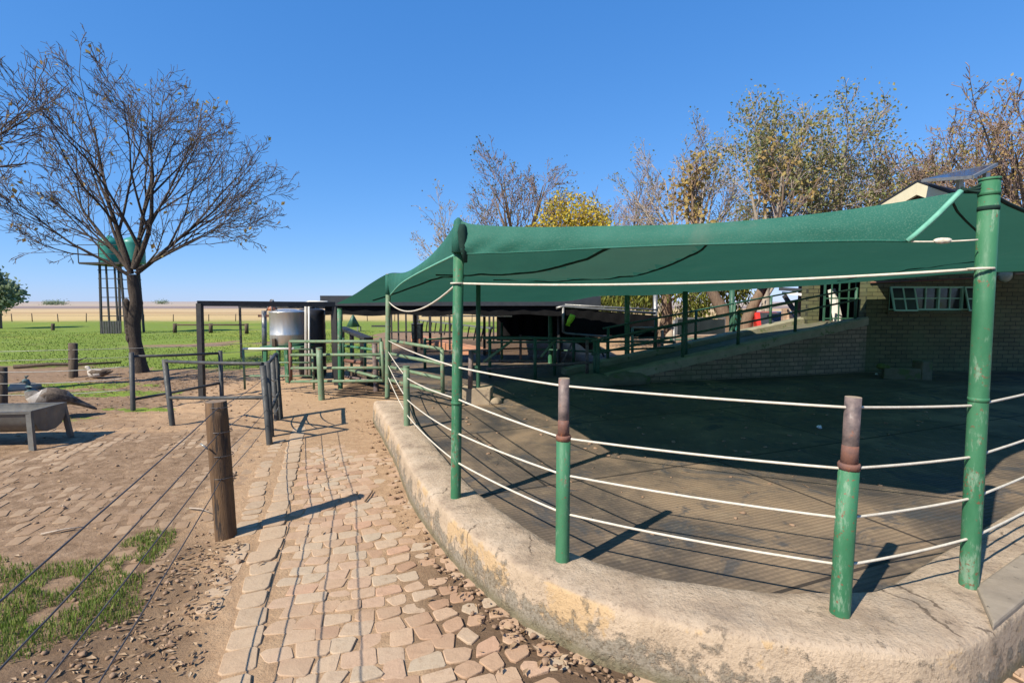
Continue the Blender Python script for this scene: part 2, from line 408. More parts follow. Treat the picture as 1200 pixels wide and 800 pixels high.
def floor_mat():
    m = bpy.data.materials.new('ribbed_rubber_mats'); nt, ns, ln, P = nodes_of(m); p = pos_of(nt)
    mp = N(nt, 'ShaderNodeMapping'); mp.inputs['Rotation'].default_value = (0, 0, R(-22)); ln.new(p, mp.inputs[0]); q = mp.outputs[0]
    b = N(nt, 'ShaderNodeTexBrick'); ln.new(q, b.inputs['Vector'])
    b.inputs['Scale'].default_value = 1; b.inputs['Brick Width'].default_value = 3.4; b.inputs['Row Height'].default_value = 1.75
    b.inputs['Mortar Size'].default_value = .012; b.inputs['Color1'].default_value = (0, 0, 0, 1); b.inputs['Color2'].default_value = (1, 1, 1, 1)
    n1 = noise_n(nt, p, .9, 7, .65, .5); n2 = noise_n(nt, p, 7, 7, .7); n3 = noise_n(nt, p, 70, 4, .6)
    c = ramp(nt, n1, [(.36, (.052, .047, .045)), (.5, (.125, .095, .069)), (.64, (.235, .168, .108))])
    c = mix(nt, maprange(nt, n2, .5, .72, 0, .55), c, (.25, .19, .125))
    c = mix(nt, maprange(nt, noise_n(nt, p, 1.7, 6, .7, 1.0), .53, .62, 0, .8), c, (.055, .058, .062))
    s = sep(nt, q)
    wv = N(nt, 'ShaderNodeTexWave'); wv.inputs['Scale'].default_value = 9; wv.inputs['Distortion'].default_value = .4; ln.new(q, wv.inputs['Vector']); wv.bands_direction = 'Y'
    wv2 = N(nt, 'ShaderNodeTexWave'); wv2.inputs['Scale'].default_value = 9; wv2.bands_direction = 'X'; ln.new(q, wv2.inputs['Vector'])
    grid = math_n(nt, 'MULTIPLY', wv.outputs['Fac'], math_n(nt, 'ADD', math_n(nt, 'MULTIPLY', wv2.outputs['Fac'], .35), .65))
    c = mix(nt, maprange(nt, grid, .1, .45, .24, 0), c, (.045, .035, .028))
    c = mix(nt, maprange(nt, n3, .55, .75, 0, .3), c, (.06, .045, .035))
    c = mix(nt, math_n(nt, 'MULTIPLY', b.outputs[1], .85), c, (.02, .017, .015))
    ln.new(c, P.inputs['Base Color']); P.inputs['Specular IOR Level'].default_value = .3
    ln.new(maprange(nt, n1, .4, .6, .6, .85), P.inputs['Roughness'])
    bb = bump(nt, grid, .5, .006); bb = bump(nt, n2, .4, .01, bb); ln.new(bb, P.inputs['Normal']); return m
M['floor'] = floor_mat()
def ground_mat():
    m = bpy.data.materials.new('farm_ground'); nt, ns, ln, P = nodes_of(m); p = pos_of(nt); s = sep(nt, p)
    at = lambda n: N(nt, 'ShaderNodeAttribute', attribute_name=n).outputs['Fac']
    n1 = noise_n(nt, p, 1.3, 7, .65); n2 = noise_n(nt, p, 9, 7, .7); n3 = noise_n(nt, p, 60, 5, .7)
    dirt = ramp(nt, n2, [(.3, (.135, .085, .05)), (.5, (.235, .155, .095)), (.72, (.33, .23, .15))])
    sand = ramp(nt, n2, [(.3, (.34, .215, .125)), (.7, (.44, .30, .18))])
    c = mix(nt, at('sand'), dirt, sand)
    c = mix(nt, maprange(nt, n3, .55, .78, 0, .6), c, (.09, .055, .035))
    damp_shade = at('damp'); c = mix(nt, math_n(nt, 'MULTIPLY', damp_shade, .8), c, (.085, .055, .035))
    lawn = ramp(nt, n2, [(.3, (.095, .145, .022)), (.5, (.15, .21, .032)), (.7, (.21, .25, .045))])
    lawn = mix(nt, maprange(nt, noise_n(nt, p, .55, 7, .7), .54, .68, 0, .65), lawn, (.20, .165, .075))
    big = noise_n(nt, p, .12, 6, .65)
    lawn = mix(nt, maprange(nt, big, .5, .62, 0, .7), lawn, (.25, .275, .045))
    gm = maprange(nt, math_n(nt, 'ADD', at('green'), math_n(nt, 'MULTIPLY', math_n(nt, 'SUBTRACT', n2, .5), 1.1)), .47, .62)
    c = mix(nt, gm, c, lawn)
    # the veld beyond the green: straw, then fallow and burnt bands, then far grazing paled to paint in the haze
    yy = math_n(nt, 'ADD', s[1], math_n(nt, 'MULTIPLY', math_n(nt, 'SUBTRACT', noise_n(nt, p, .03, 6, .7), .5), 40))
    lg = math_n(nt, 'LOGARITHM', math_n(nt, 'MAXIMUM', yy, 10), 10)
    t = maprange(nt, lg, 1.5, 3.5); m2 = N(nt, 'ShaderNodeMapRange'); ln.new(lg, m2.inputs[0]); m2.inputs[1].default_value = 1.5; m2.inputs[2].default_value = 3.5
    far = ramp(nt, m2.outputs[0], [(.0, (.40, .31, .13)), (.16, (.50, .36, .17)), (.22, (.37, .25, .13)), (.26, (.50, .37, .20)), (.33, (.40, .29, .18)), (.36, (.20, .155, .14)), (.44, (.24, .19, .175)), (.50, (.40, .32, .24)), (.7, (.36, .30, .25)), (1, (.30, .27, .27))])
    far = mix(nt, maprange(nt, noise_n(nt, p, .05, 7, .75), .5, .7, 0, .5), far, (.30, .22, .13))
    fm = maprange(nt, math_n(nt, 'ADD', s[1], math_n(nt, 'MULTIPLY', math_n(nt, 'SUBTRACT', noise_n(nt, p, .1, 6, .75), .5), 26)), 41, 53)
    c = mix(nt, fm, c, far)
    ln.new(c, P.inputs['Base Color']); P.inputs['Roughness'].default_value = .95; P.inputs['Specular IOR Level'].default_value = .15
    b = bump(nt, n2, .6, .03); b = bump(nt, n3, .7, .01, b); ln.new(b, P.inputs['Normal']); return m
M['ground'] = ground_mat()
# ============================================================ kerb, floor and ground
ZC, ZF = .29, .235
UU, VVV = Vector((-.33, .944, 0)), Vector((.944, .33, 0))
def catmull(pts, per=8):
    out = []; P = [pts[0] * 2 - pts[1]] + list(pts) + [pts[-1] * 2 - pts[-2]]
    for i in range(1, len(P) - 2):
        a, b, c, d = P[i - 1], P[i], P[i + 1], P[i + 2]
        for k in range(per):
            t = k / per
            out.append(.5 * ((2 * b) + (c - a) * t + (2 * a - 5 * b + 4 * c - d) * t * t + (3 * b - a - 3 * c + d) * t ** 3))
    out.append(P[-2]); return out
outer_px = [(439, 469), (461, 505), (485, 552), (527, 601), (566, 633), (610, 662), (655, 683), (706, 704), (793, 727), (900, 747), (1031, 761)]
inner_px = [(481, 469), (489, 492), (517, 529), (546, 562), (578, 589), (612, 613), (640, 629), (672, 645), (752, 670), (885, 689), (1000, 690)]
outer = [G(x, y, ZC) for x, y in outer_px] + [G(1110, 759, ZC), G(1150, 745, ZC), G(1200, 708, ZC)]
inner = [G(x, y, ZC) for x, y in inner_px] + [G(1040, 682, ZC), G(1075, 662, ZC), G(1200, 588, ZC)]
dirR = Vector((.86, .51, 0))
for k in (1.6, 3.5, 5.5): outer.append(outer[13] + dirR * k); inner.append(inner[13] + dirR * k)
OUT, INN = catmull(outer, 10), catmull(inner, 10)
def curb_part(i0, i1, name, parent, off=0):
    mb = MB(); rows = []
    for i in range(i0, i1 + 1):
        o, n = OUT[i], INN[i]; w = (o - n).normalized(); r = []
        for z in (-.06, .02, .08, .14, .2, .25):
            q = o + w * (.035 - .03 * z / ZC); q = Vector((q.x, q.y, z))
            q += w * .012 * fbm(q * 5); r.append(q)
        for t, dz in ((0.0, -.018), (.06, -.004), (.25, 0), (.5, .004), (.75, 0), (.95, -.006), (1, -.02)):
            q = o.lerp(n, t); q.z = ZC + dz + off + .007 * fbm(q * 4) + .004 * fbm(q * 15); r.append(q)
        q = n.copy(); q.z = ZF - .05; r.append(q)
        rows.append(r)
    mb.grid(rows)
    b = len(mb.v); w = len(rows[0]); tot = len(rows)
    if i0 == 0: mb.face(tuple(range(0, w)))
    if i1 > 30: mb.face(tuple(range((tot - 1) * w, tot * w))[::-1])
    return mb.build(name, M['curb'], parent)
kerb = thing('kerb_wall', 'low curved plastered kerb wall in flaking ochre around the mat floored yard', 'kerb wall', (0, 3, 0))
curb_part(0, 20, 'straight_length', kerb, -.004)
curb_part(20, len(OUT) - 1, 'curved_length', kerb)
mb = MB()   # the grey slab set on the corner, right of the big pole
a, b_ = G(1143, 688, ZC), G(1163, 735, ZC)
mb.prism([Vector((q.x, q.y, ZC - .06)) for q in (a, b_ + (b_ - a) * .02, b_ + (b_ - a) * .02 + dirR * 2.2, a + dirR * 2.2)], (0, 0, .075))
s_ = mb.build('corner_slab', M['greyconcrete'], kerb, bevel=.012); s_['label'] = 'squared grey concrete slab capping the corner'

# arena floor of ribbed rubber mats
mb = MB()
poly = [Vector((p.x, p.y, ZF)) for p in INN[::4]] + [Vector((13, 9.0, ZF)), Vector((13, 14, ZF)), Vector((-3.5, 14, ZF)), Vector((-2.6, 10.5, ZF))]
import bmesh
bm = bmesh.new(); vs = [bm.verts.new(p) for p in poly]; bm.faces.new(vs)
me = bpy.data.meshes.new('yard_floor'); bm.to_mesh(me); bm.free()
o = bpy.data.objects.new('yard_floor', me); me.materials.append(M['floor']); col.objects.link(o); struct(o)
o['label'] = 'dark ribbed rubber mat flooring of the shaded yard'

# ground sheet: fine near the camera, reaching the horizon
def axis(lo, hi, step, far):
    a = [lo + i * step for i in range(int((hi - lo) / step) + 1)]
    s, q = step, a[-1]
    while q < far: s *= 1.22; q += s; a.append(q)
    s, q = step, a[0]; pre = []
    while q > -far: s *= 1.22; q -= s; pre.append(q)
    return pre[::-1] + a
xs, ys = axis(-8.5, 1.2, .065, 4500), axis(1.0, 11.5, .065, 4500)
def sstep(a, b, x):
    t = max(0, min(1, (x - a) / (b - a))); return t * t * (3 - 2 * t)
def zones(x, y):
    """green, sand and damp of the ground at x, y"""
    p = Vector((x, y, 0)); u, v = p.dot(UU), p.dot(VVV); n = fbm((x * .7, y * .7, 0), 4) * .35; n2 = fbm((x * 2.2, y * 2.2, 3), 4) * .35
    green = 0
    if x < -.5:
        edge = 12.6 if x > -9 else 13.0
        green = sstep(edge - 1.6, edge + 1.6, y + n * 3)
        if x > -7.5: green *= sstep(-4, -7.5, x + .4 * (y - 12) * -1) if y < 20 else 1
    if y > 20 and x < 3: green = max(green, sstep(19, 24, y + n * 5))
    if y > 11 and -.27 * y < x < 3: green *= sstep(27, 31, y + n * 4)
    green *= 1 - .75 * sstep(1.7, .5, abs(y - (21 + .3 * (x + 10)) + n * 3)) * sstep(-17, -13, x)
    # turf by the camera and mossy strips among the sunken pavers
    d0 = math.hypot((x + 2.85) * 1.0, (y - 2.25) * .62)
    green = max(green, (.40 + n2 * .45) * sstep(.85, .35, d0 + n2 * .9))
    strip = abs(v + 1.25 + n2 * .5)
    if 2.4 < y < 5.6: green = max(green, .36 * sstep(.22, .05, strip) * sstep(5.6, 4.6, y))
    for cx, cy, rx, ry, a in ((-7.4, 9.3, 1.6, .5, .8), (-7.2, 7.3, 1.5, .35, .75), (-5.9, 7.9, .7, .25, .8), (-8.8, 10.2, 2.5, .6, .7), (-10.5, 9.2, 2, .8, .8)):
        dd = math.hypot((x - cx) / rx, (y - cy) / ry); green = max(green, a * sstep(1.2, .3, dd + n2))
    sand = 0
    # bare trodden earth beyond the paving
    band = sstep(6.3, 7.6, y + n) * sstep(-6.3, -5.2, x + .12 * (y - 8) + n)
    if y > 13: band *= sstep(18, 14, y)
    sand = band
    sand = max(sand, .8 * sstep(.25, .1, abs((y - 6.75) - .12 * (x + 4) + n * .5)) * (1 if x < -2 else 0))
    if x > 2.2 and y > 10: sand = max(sand, .9)
    if -3.2 < x < 2.2 and y > 9: sand *= .1
    if -1.1 < v < .75 and y < 7: sand = max(sand, .75)
    damp_shade = sstep(.25, .6, v + n2 * .5) * sstep(3.7, 2.8, y) if x > -1.2 else 0
    damp_shade = max(damp_shade, .8 * sstep(.5, .1, abs(v + 1.05 + n2)) * sstep(4, 3, y))
    if -3.2 - .1 * max(0, y - 9) < x < 2.2 and 9 < y < 24: damp_shade = 1  # shade under the shed and its alley, painted as dark ground
    return green, sand, damp_shade
gv, gf, A = [], [], {'green': [], 'sand': [], 'damp': []}
for y in ys:
    for x in xs:
        z = 0.0
        if -9 < x < 1.5 and .8 < y < 12:
            p = Vector((x, y, 0)); v = p.dot(VVV)
            rough = sstep(-.55, -.9, v)
            z = (.028 * fbm((x * 1.6, y * 1.6, 1)) + .02 * fbm((x * 6, y * 6, 2))) * rough * (.4 + .6 * max(sstep(6.4, 7.4, y), sstep(3.4, 2.8, y))) - .006
            if v > -.8 and y < 8: z += .0115 + .003 * fbm((x * 7, y * 7, 6)) - .008 * sstep(.3, .7, v) * sstep(3.6, 2.8, y)
        r = math.hypot(x, y)
        if r > 60: z += 9 * sstep(600, 3500, r) * (1 + .25 * fbm((x * .0006, y * .0006, 5))) + .0
        gv.append((x, y, z))
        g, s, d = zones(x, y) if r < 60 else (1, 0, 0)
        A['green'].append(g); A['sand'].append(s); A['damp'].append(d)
w = len(xs)
for i in range(len(ys) - 1):
    for j in range(w - 1): gf.append((i * w + j, i * w + j + 1, (i + 1) * w + j + 1, (i + 1) * w + j))
me = bpy.data.meshes.new('ground'); me.from_pydata(gv, [], gf); me.materials.append(M['ground'])
me.polygons.foreach_set('use_smooth', [True] * len(gf))
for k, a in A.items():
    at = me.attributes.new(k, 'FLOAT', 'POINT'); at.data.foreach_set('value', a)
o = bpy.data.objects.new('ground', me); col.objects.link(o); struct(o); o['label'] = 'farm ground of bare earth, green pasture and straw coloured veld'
def gz(x, y):
    p = Vector((x, y, 0)); v = p.dot(VVV)
    if not(-9 < x < 1.5 and .8 < y < 12): return 0
    return (.028 * fbm((x * 1.6, y * 1.6, 1)) + .02 * fbm((x * 6, y * 6, 2))) * sstep(-.55, -.9, v) * (.4 + .6 * max(sstep(6.4, 7.4, y), sstep(3.4, 2.8, y))) - .006 + (.0115 if v > -.8 and y < 8 else 0)

# ---------- pavers: every stone shaped, all in one paving
def stone(mb, c, lu, lv, h, ang=0, cut=.02, tilt=.03, jit=.0085):
    """a worn paver: cut corners, rounded edge, slightly domed"""
    b = len(mb.v); ca, sa = math.cos(ang), math.sin(ang)
    tu, tv = rng.gauss(0, tilt), rng.gauss(0, tilt)
    pts = []
    for sx, sy in ((-1, -1), (1, -1), (1, 1), (-1, 1)):
        x = sx * (lu / 2) + rng.gauss(0, jit); y = sy * (lv / 2) + rng.gauss(0, jit); k = cut * rng.uniform(.4, 1.5)
        if sx * sy > 0: pts += [(x, y - sy * k), (x - sx * k, y)]
        else: pts += [(x - sx * k, y), (x, y - sy * k)]
    n = len(pts); mx = sum(p[0] for p in pts) / n; my = sum(p[1] for p in pts) / n
    mb.tint = rng.random() if rng.random() < .8 else rng.choice([.05, .95, .85])
    for sc, z in ((1.0, -.04), (1.0, h - .007), (.982, h - .002), (.945, h), (.5, h + .0008)):
        for x, y in pts:
            X, Y = mx + (x - mx) * sc, my + (y - my) * sc
            q = c + UU * (X * ca - Y * sa) + VVV * (X * sa + Y * ca)
            zz = z + (X * tu + Y * tv) * (1 if z > -.02 else 0) + (.0016 * fbm(q * 22) if sc < .99 else 0)
            mb.v.append(Vector((q.x, q.y, zz)))
    for r in range(4):
        for k in range(n):
            k2 = (k + 1) % n
            mb.face((b + r * n + k, b + r * n + k2, b + (r + 1) * n + k2, b + (r + 1) * n + k), 0, r in (1, 2))
    mb.face(tuple(b + 4 * n + k for k in range(n)), 0, False); mb._tint()
def kerb_v(u):
    """how far right the kerb's foot is at u along the path"""
    best = 9
    for i in range(0, 100):
        a, b = OUT[i], OUT[i + 1]; ua, ub = a.dot(UU), b.dot(UU)
        if (ua - u) * (ub - u) <= 0 and abs(ua - ub) > 1e-6:
            t = (u - ua) / (ub - ua); best = min(best, a.dot(VVV) * (1 - t) + b.dot(VVV) * t)
    return best
mb = MB(); u = .9; row = 0
while u < 8.0:
    kv = kerb_v(u) if u < 7.7 else .7
    if kv > 3: kv = 3 if u < 1.6 else .7
    v = -.36 + (.075 if row % 2 else 0) + rng.uniform(-.01, .01)
    wob = .035 * math.sin(u * 1.7)
    while v < kv - .04:
        lv = rng.uniform(.11, .165); near = kv - v
        h = rng.gauss(.0105, .0022) - .02 * sstep(5.4, 7.2, u + .5 * fbm((u, v * 3, 0)))
        ang = .16 * math.sin(v * 4 + u * .9) + rng.gauss(0, .05 + .10 * sstep(.2, .7, v) * sstep(3.4, 2.4, u))
        if near < .32: ang += .35; h -= .005
        drop = .0 if near > .3 else .22
        if rng.random() > drop:
            g = .007 + .026 * sstep(.75, .1, near) * sstep(4.2, 3.0, u)
            stone(mb, UU * (u + wob * math.sin(v * 5) + rng.gauss(0, .004)) + VVV * (v + lv / 2), .113 - g + rng.gauss(0, .006), lv - g, h, ang, .008 + .012 * rng.random(), .02)
        v += lv
    u += .113; row += 1
struct(mb.build('brick_path', M['paver'], tint=True))['label'] = 'path of worn pinkish brick pavers with sandy joints'
mb = MB(); u = 1.0
while u < 7.6:
    l = rng.uniform(.14, .22)
    stone(mb, UU * (u + l / 2) + VVV * (-.45 + rng.gauss(0, .006)), l - .012, .155, rng.gauss(.016, .003) - .014 * sstep(6, 7.6, u), rng.gauss(0, .02), .018, .02)
    u += l
u = 3.0
while u < 6.6:
    l = rng.uniform(.1, .16)
    stone(mb, UU * (u + l / 2) + VVV * (-.66 + .03 * math.sin(u * 2)), l - .012, .13, rng.gauss(.008, .004), rng.gauss(0, .06), .02, .03)
    u += l
struct(mb.build('path_edging', M['edgestone'], tint=True))['label'] = 'pale edging stones along the left of the brick path'
mb = MB()
for r in range(0, 42):
    v = -.84 - .128 * r; u = 2.4 + rng.uniform(0, .2)
    while u < 8.2:
        l = rng.uniform(.15, .19); p = UU * (u + l / 2) + VVV * v
        cover = fbm((p.x * 1.1, p.y * 1.1, 9), 4) + .25 * fbm((p.x * 5, p.y * 5, 4))
        g, s, d = zones(p.x, p.y)
        ok = p.y > 3.15 + .25 * MN.noise(p * 2) and p.y < 6.5 + .3 * MN.noise(p * 1.5) + .06 * (-p.x) and p.x > -9.5
        if ok and cover < .16 - .25 * sstep(4.0, 3.2, p.y) and g < .55:
            if rng.random() < .16: u += l; continue
            h = gz(p.x, p.y) + .0022 + rng.gauss(0, .0018) - .02 * max(0, cover)
            stone(mb, p, l - .03, .088, h, rng.gauss(0, .05), .007, .007, .008)
        u += l
struct(mb.build('sunken_paving', M['oldpaver'], tint=True))['label'] = 'rows of old pavers half sunk in dirt left of the path'

# ============================================================ poles and ropes of the yard
def pole(name, label, cat, base, top, r, mat, group=None, n=16, bands=(), cap=True):
    t = thing(name, label, cat, base, group)
    mb = MB(); mb.tube([base - Vector((0, 0, .03)), base, base.lerp(top, .33), base.lerp(top, .66), top], r, n); mb.build('shaft', mat, t)
    if cap:
        d = (top - base).normalized(); m2 = MB(); m2.tube([top, top + d * .012], r * 1.06, n); m2.build('cap', mat, t)
    for z, k, m in bands:
        q = base.lerp(top, z); d = (top - base).normalized(); m2 = MB()
        m2.tube([q, q + d * .012, q + d * .02], [r * k, r * (k + .03), r * k], n); m2.build('clamp_band', m, t)
    return t
def base_top(bx, by, z, tx, ty):
    b = G(bx, by, z); return b, V(tx, ty, b.y)
Ab, At = base_top(534, 583, ZC, 537.5, 288); Rb, Rt = base_top(1135, 686, ZC, 1160, 212); Bb, Bt = base_top(454, 464, ZC, 455, 322)
pole('shade_pole', 'slim green pole on the kerb under the peaked front corner of the net', 'pole', Ab, At, .036, M['green'], bands=((.38, 1.1, M['green']),))
pole('shade_pole', 'thick green pole right of the stubby posts carrying the net corner', 'pole', Rb, Rt, .0385, M['green'], n=24, bands=((.965, 1.05, M['green']), (.93, 1.03, M['netseam']), (.47, 1.02, M['green'])))
pole('shade_pole', 'slim green pole at the far end of the kerb beside the gate', 'pole', Bb, Bt, .036, M['green_pale'])
p = G(399, 455); pole('shade_pole', 'green pole standing behind the five bar gate under the far net corner', 'pole', p, V(398, 362, p.y), .045, M['green'])
def stub_post(label, bx, by, tx, ty, cy, r):
    b, t_ = base_top(bx, by, ZC, tx, ty); c = V(bx + (tx - bx) * (by - cy) / (by - ty), cy, b.y)
    t = thing('kerb_post', label, 'post', b)
    mb = MB(); mb.tube([b - Vector((0, 0, .03)), b, b.lerp(c, .5), c], r, 24); mb.build('sleeve', M['green'], t)
    m2 = MB(); d = (t_ - c).normalized(); m2.tube([c - d * .016, c + d * .004, c + d * .012], [r * 1.05, r * 1.09, r * 1.0], 20); m2.build('collar', M['rust'], t)
    m4 = MB(); m4.tube([c, c.lerp(t_, .2), c.lerp(t_, .3)], [r * .83, r * .82, r * .785], 20); m4.build('rusty_foot', M['rust'], t)
    m3 = MB(); m3.tube([c, t_], r * .78, 20, cap_mi=1); m3.build('inner_pipe', [M['oldsteel'], M['concrete']], t)
    return b, t_
P1b, P1t = stub_post('short green kerb post with a rusty pipe stub, nearer the slim pole', 659, 657, 661, 443, 512, .037)
P2b, P2t = stub_post('short green kerb post with a concrete filled pipe stub, beside the thick pole', 984, 720, 1000, 465, 545, .040)
Sb, St = base_top(477, 498, ZC, 476, 430)
pole('kerb_post', 'short plain green kerb post between the two slim poles', 'post', Sb, St, .036, M['green_pale'])
far_post = Rb + dirR * 3.6; pole('shade_pole', 'green pole further along the right side of the yard', 'pole', far_post, far_post + Vector((.05, 0, 2.0)), .05, M['green'], n=20)
# four ropes threaded through the posts
ysA, ysP1, ysP2, ysR, ysS, ysB = (430, 467, 507, 541), (452, 513, 556, 601), (477, 549, 607, 662), (475, 535, 583, 629), (None, 443, 468, 486), (399, 412, 428, 442)
zAt = lambda px, py, Y: V(px, py, Y).z
order = ['uppermost', 'second from the top', 'third from the top', 'lowest']
for k in range(4):
    P = [V(455, ysB[k], Bb.y)]
    if ysS[k]: P.append(V(477, ysS[k], Sb.y))
    P += [V(535, ysA[k], Ab.y), V(660, ysP1[k], P1b.y), V(990, ysP2[k], P2b.y), V(1141, ysR[k], Rb.y)]
    P.append(far_post + Vector((.03, 0, P[-1].z - ZC + .02)))
    pts = []
    for i in range(len(P) - 1):
        a, b = P[i], P[i + 1]; L = (b - a).length
        for q in range(8):
            t = q / 8; pts.append(a.lerp(b, t) - Vector((0, 0, .010 * L * 4 * t * (1 - t) * (.5 + .25 * k))))
    pts.append(P[-1])
    mb = MB(); mb.tube(pts, .0062, 6)
    o = mb.build('rope', M['rope']); tag(o, 'white rope strung between the green kerb posts, %s of four' % order[k], 'rope', 'ropes strung along the kerb posts')
# rope above, from the far pole round the slim pole to the thick pole
def sag(a, b, s, n=12):
    return [a.lerp(b, i / n) - Vector((0, 0, s * 4 * (i / n) * (1 - i / n))) for i in range(n + 1)]
a, b, c = V(456, 354, Bb.y - .05), V(536, 332, Ab.y), V(1149, 315, Rb.y)
pts = sag(a, b, .16, 14) + sag(b, c, .035, 16)[1:]
mb = MB(); mb.tube(pts, .0075, 6)
t = tag(mb.build('overhead_rope', M['rope']), 'thick white rope slung under the net between the tall green poles', 'rope')
mb = MB()
for q, rr in ((b, .044), (c, .047)):
    mb = MB(); mb.tube([q + Vector((math.cos(x * math.pi / 6) * rr, math.sin(x * math.pi / 6) * rr, 0)) for x in range(13)], .006, 6); mb.build('loop', M['rope'], t)

# ============================================================ shade net
def lerp_list(ctrl, n):
    c = catmull(ctrl, 12); L = [0]
    for i in range(1, len(c)): L.append(L[-1] + (c[i] - c[i - 1]).length)
    out, j = [], 0
    for i in range(n + 1):
        d = L[-1] * i / n
        while j < len(c) - 2 and L[j + 1] < d: j += 1
        t = (d - L[j]) / max(1e-9, L[j + 1] - L[j]); out.append(c[j].lerp(c[j + 1], min(1, max(0, t))))
    return out
yA, yR = Ab.y - .03, Rb.y
def dep(px): # depth of the front cable at photo column px
    a, b = Vector((V(537, 300, yA).x, yA)), Vector((V(1150, 300, yR).x, yR))
    d = ray(px, 355); s = d.x / d.y
    t = (s * a.y - a.x) / ((b.x - a.x) - s * (b.y - a.y)); return a.y + (b.y - a.y) * t
front_px = [(537, 257), (556, 263), (620, 266), (700, 265), (800, 263), (880, 258), (960, 250), (1040, 239), (1100, 229), (1126, 224)]
front = [V(x, y, dep(x)) for x, y in front_px]
Cc = V(394, 356, 9.9)
left = [front[0], V(517, 286, 4.4), V(497, 306, 5.2), V(475, 319, 6.4), V(455, 320.5, Bb.y), V(436, 331, 8.2), V(415, 345, 9.1), Cc]
right = [front[-1], V(1160, 227, 2.75), V(1200, 247, 3.25), Vector((5.2, 4.4, 2.12)), Vector((7.0, 5.6, 2.2)), Vector((9.5, 8.0, 2.25)), Vector((11.5, 9.9, 2.3))]
back = [Cc, V(460, 354, 10.4), V(560, 353.5, 10.7), V(660, 353, 10.8), V(700, 347, 10.8), V(760, 346, 10.8), V(840, 341, 10.6), V(960, 334, 10.3), V(1060, 326, 10.2), V(1143, 320, 10.1), right[-1]]
NU, NV = 72, 44
fr, bk, lf, rt = lerp_list(front, NU), lerp_list(back, NU), lerp_list(left, NV), lerp_list(right, NV)
def coons(i, j):
    s, t = i / NU, j / NV
    q = fr[i] * (1 - t) + bk[i] * t + lf[j] * (1 - s) + rt[j] * s - (fr[0] * (1 - s) * (1 - t) + fr[-1] * s * (1 - t) + bk[0] * (1 - s) * t + bk[-1] * s * t)
    w = 16 * s * (1 - s) * t * (1 - t)
    q.z += .045 * w * fbm((q.x * 1.2, q.y * 1.2, 0)) - .05 * w + .016 * min(1, w * 3) * fbm((q.x * 4.5, q.y * 2.2, 4))
    return q
surf = [[coons(i, j) for i in range(NU + 1)] for j in range(NV + 1)]
net = thing('shade_net', 'large green shade net stretched over the yard with a hanging front flap', 'shade net', Ab)
mb = MB(); mb.grid(surf)
for j in range(NV):
    for i in range(NU):
        s_, t_ = (i + .5) / NU, (j + .5) / NV; a_ = (t_ - .01) / .42
        if 0 < a_ < 1 and .46 * (1 - a_) + .05 * a_ < s_ < .62 * (1 - a_ * .8) + .16 * a_ * .8: mb.m[j * NU + i] = 1
mb.build('canopy_sheet', [M['net'], M['netfaded']], net)
flap_px = [(541, 297), (560, 297), (620, 295), (700, 291), (800, 287), (880, 285), (960, 283), (1020, 282), (1062, 283)]
flap = lerp_list([V(x, y, dep(x) - .035) for x, y in flap_px], 60)
ftop = lerp_list(front, 60)
rows = []
for k in range(9):
    r = []
    for i in range(61):
        t = k / 8; q = ftop[i].lerp(flap[i], t)
        s = i / 60; pull = math.exp(-s * 9)
        q.y -= .018 * math.sin(t * math.pi) + .012 * fbm((q.x * 3, q.z * 6, 1)) * t + pull * .022 * math.sin(t * 9 + s * 60) * t
        r.append(q)
    rows.append(r)
mb = MB(); mb.grid(rows); mb.build('front_flap', M['net'], net)
hem = rows[-1]; mb = MB(); mb.tube(hem, .006, 5); mb.build('hem', M['net'], net)
mb = MB(); cc = [r[-1] for r in rows]; mb.tube(cc, .013, 6); mb.build('corner_hem', M['nethem'], net)
lflap = lerp_list([V(533, 299, yA), V(508, 311, 4.5), V(483, 324, 5.6), V(468, 334, 6.5), V(457, 346, Bb.y)], 30); ltop = lerp_list(left[:5], 30)
rows = []
for k in range(5):
    rows.append([ltop[i].lerp(lflap[i], k / 4) + Vector((-.02 * math.sin(k / 4 * math.pi), 0, 0)) for i in range(31)])
mb = MB(); mb.grid(rows); mb.build('side_flap', M['net'], net)
mb = MB(); mb.tube(rows[-1], .009, 6); mb.build('side_hem', M['nethem'], net)
def seam(fn, name='seam', wdt=.03):
    mb = MB(); L, Rr = [], []
    for k in range(25):
        s, t = fn(k / 24); i, j = min(NU - 1e-6, s * NU), min(NV - 1e-6, t * NV); i0, j0 = int(i), int(j); fi, fj = i - i0, j - j0
        q = (surf[j0][i0] * (1 - fi) + surf[j0][i0 + 1] * fi) * (1 - fj) + (surf[j0 + 1][i0] * (1 - fi) + surf[j0 + 1][i0 + 1] * fi) * fj
        L.append(q - Vector((0, 0, .006)))
    mb.tube(L, [wdt * .4] * 25, 6); mb.build(name, M['netseam'], net)
seam(lambda t: (.46 * (1 - t) + .05 * t, .01 + .40 * t)); seam(lambda t: (.62 * (1 - t) + .16 * t, .01 + .55 * t), wdt=.022)
seam(lambda t: (.10 - .06 * t, .45 + .5 * t), wdt=.04); seam(lambda t: (.96 - .3 * t, .02 + .8 * t), wdt=.018)
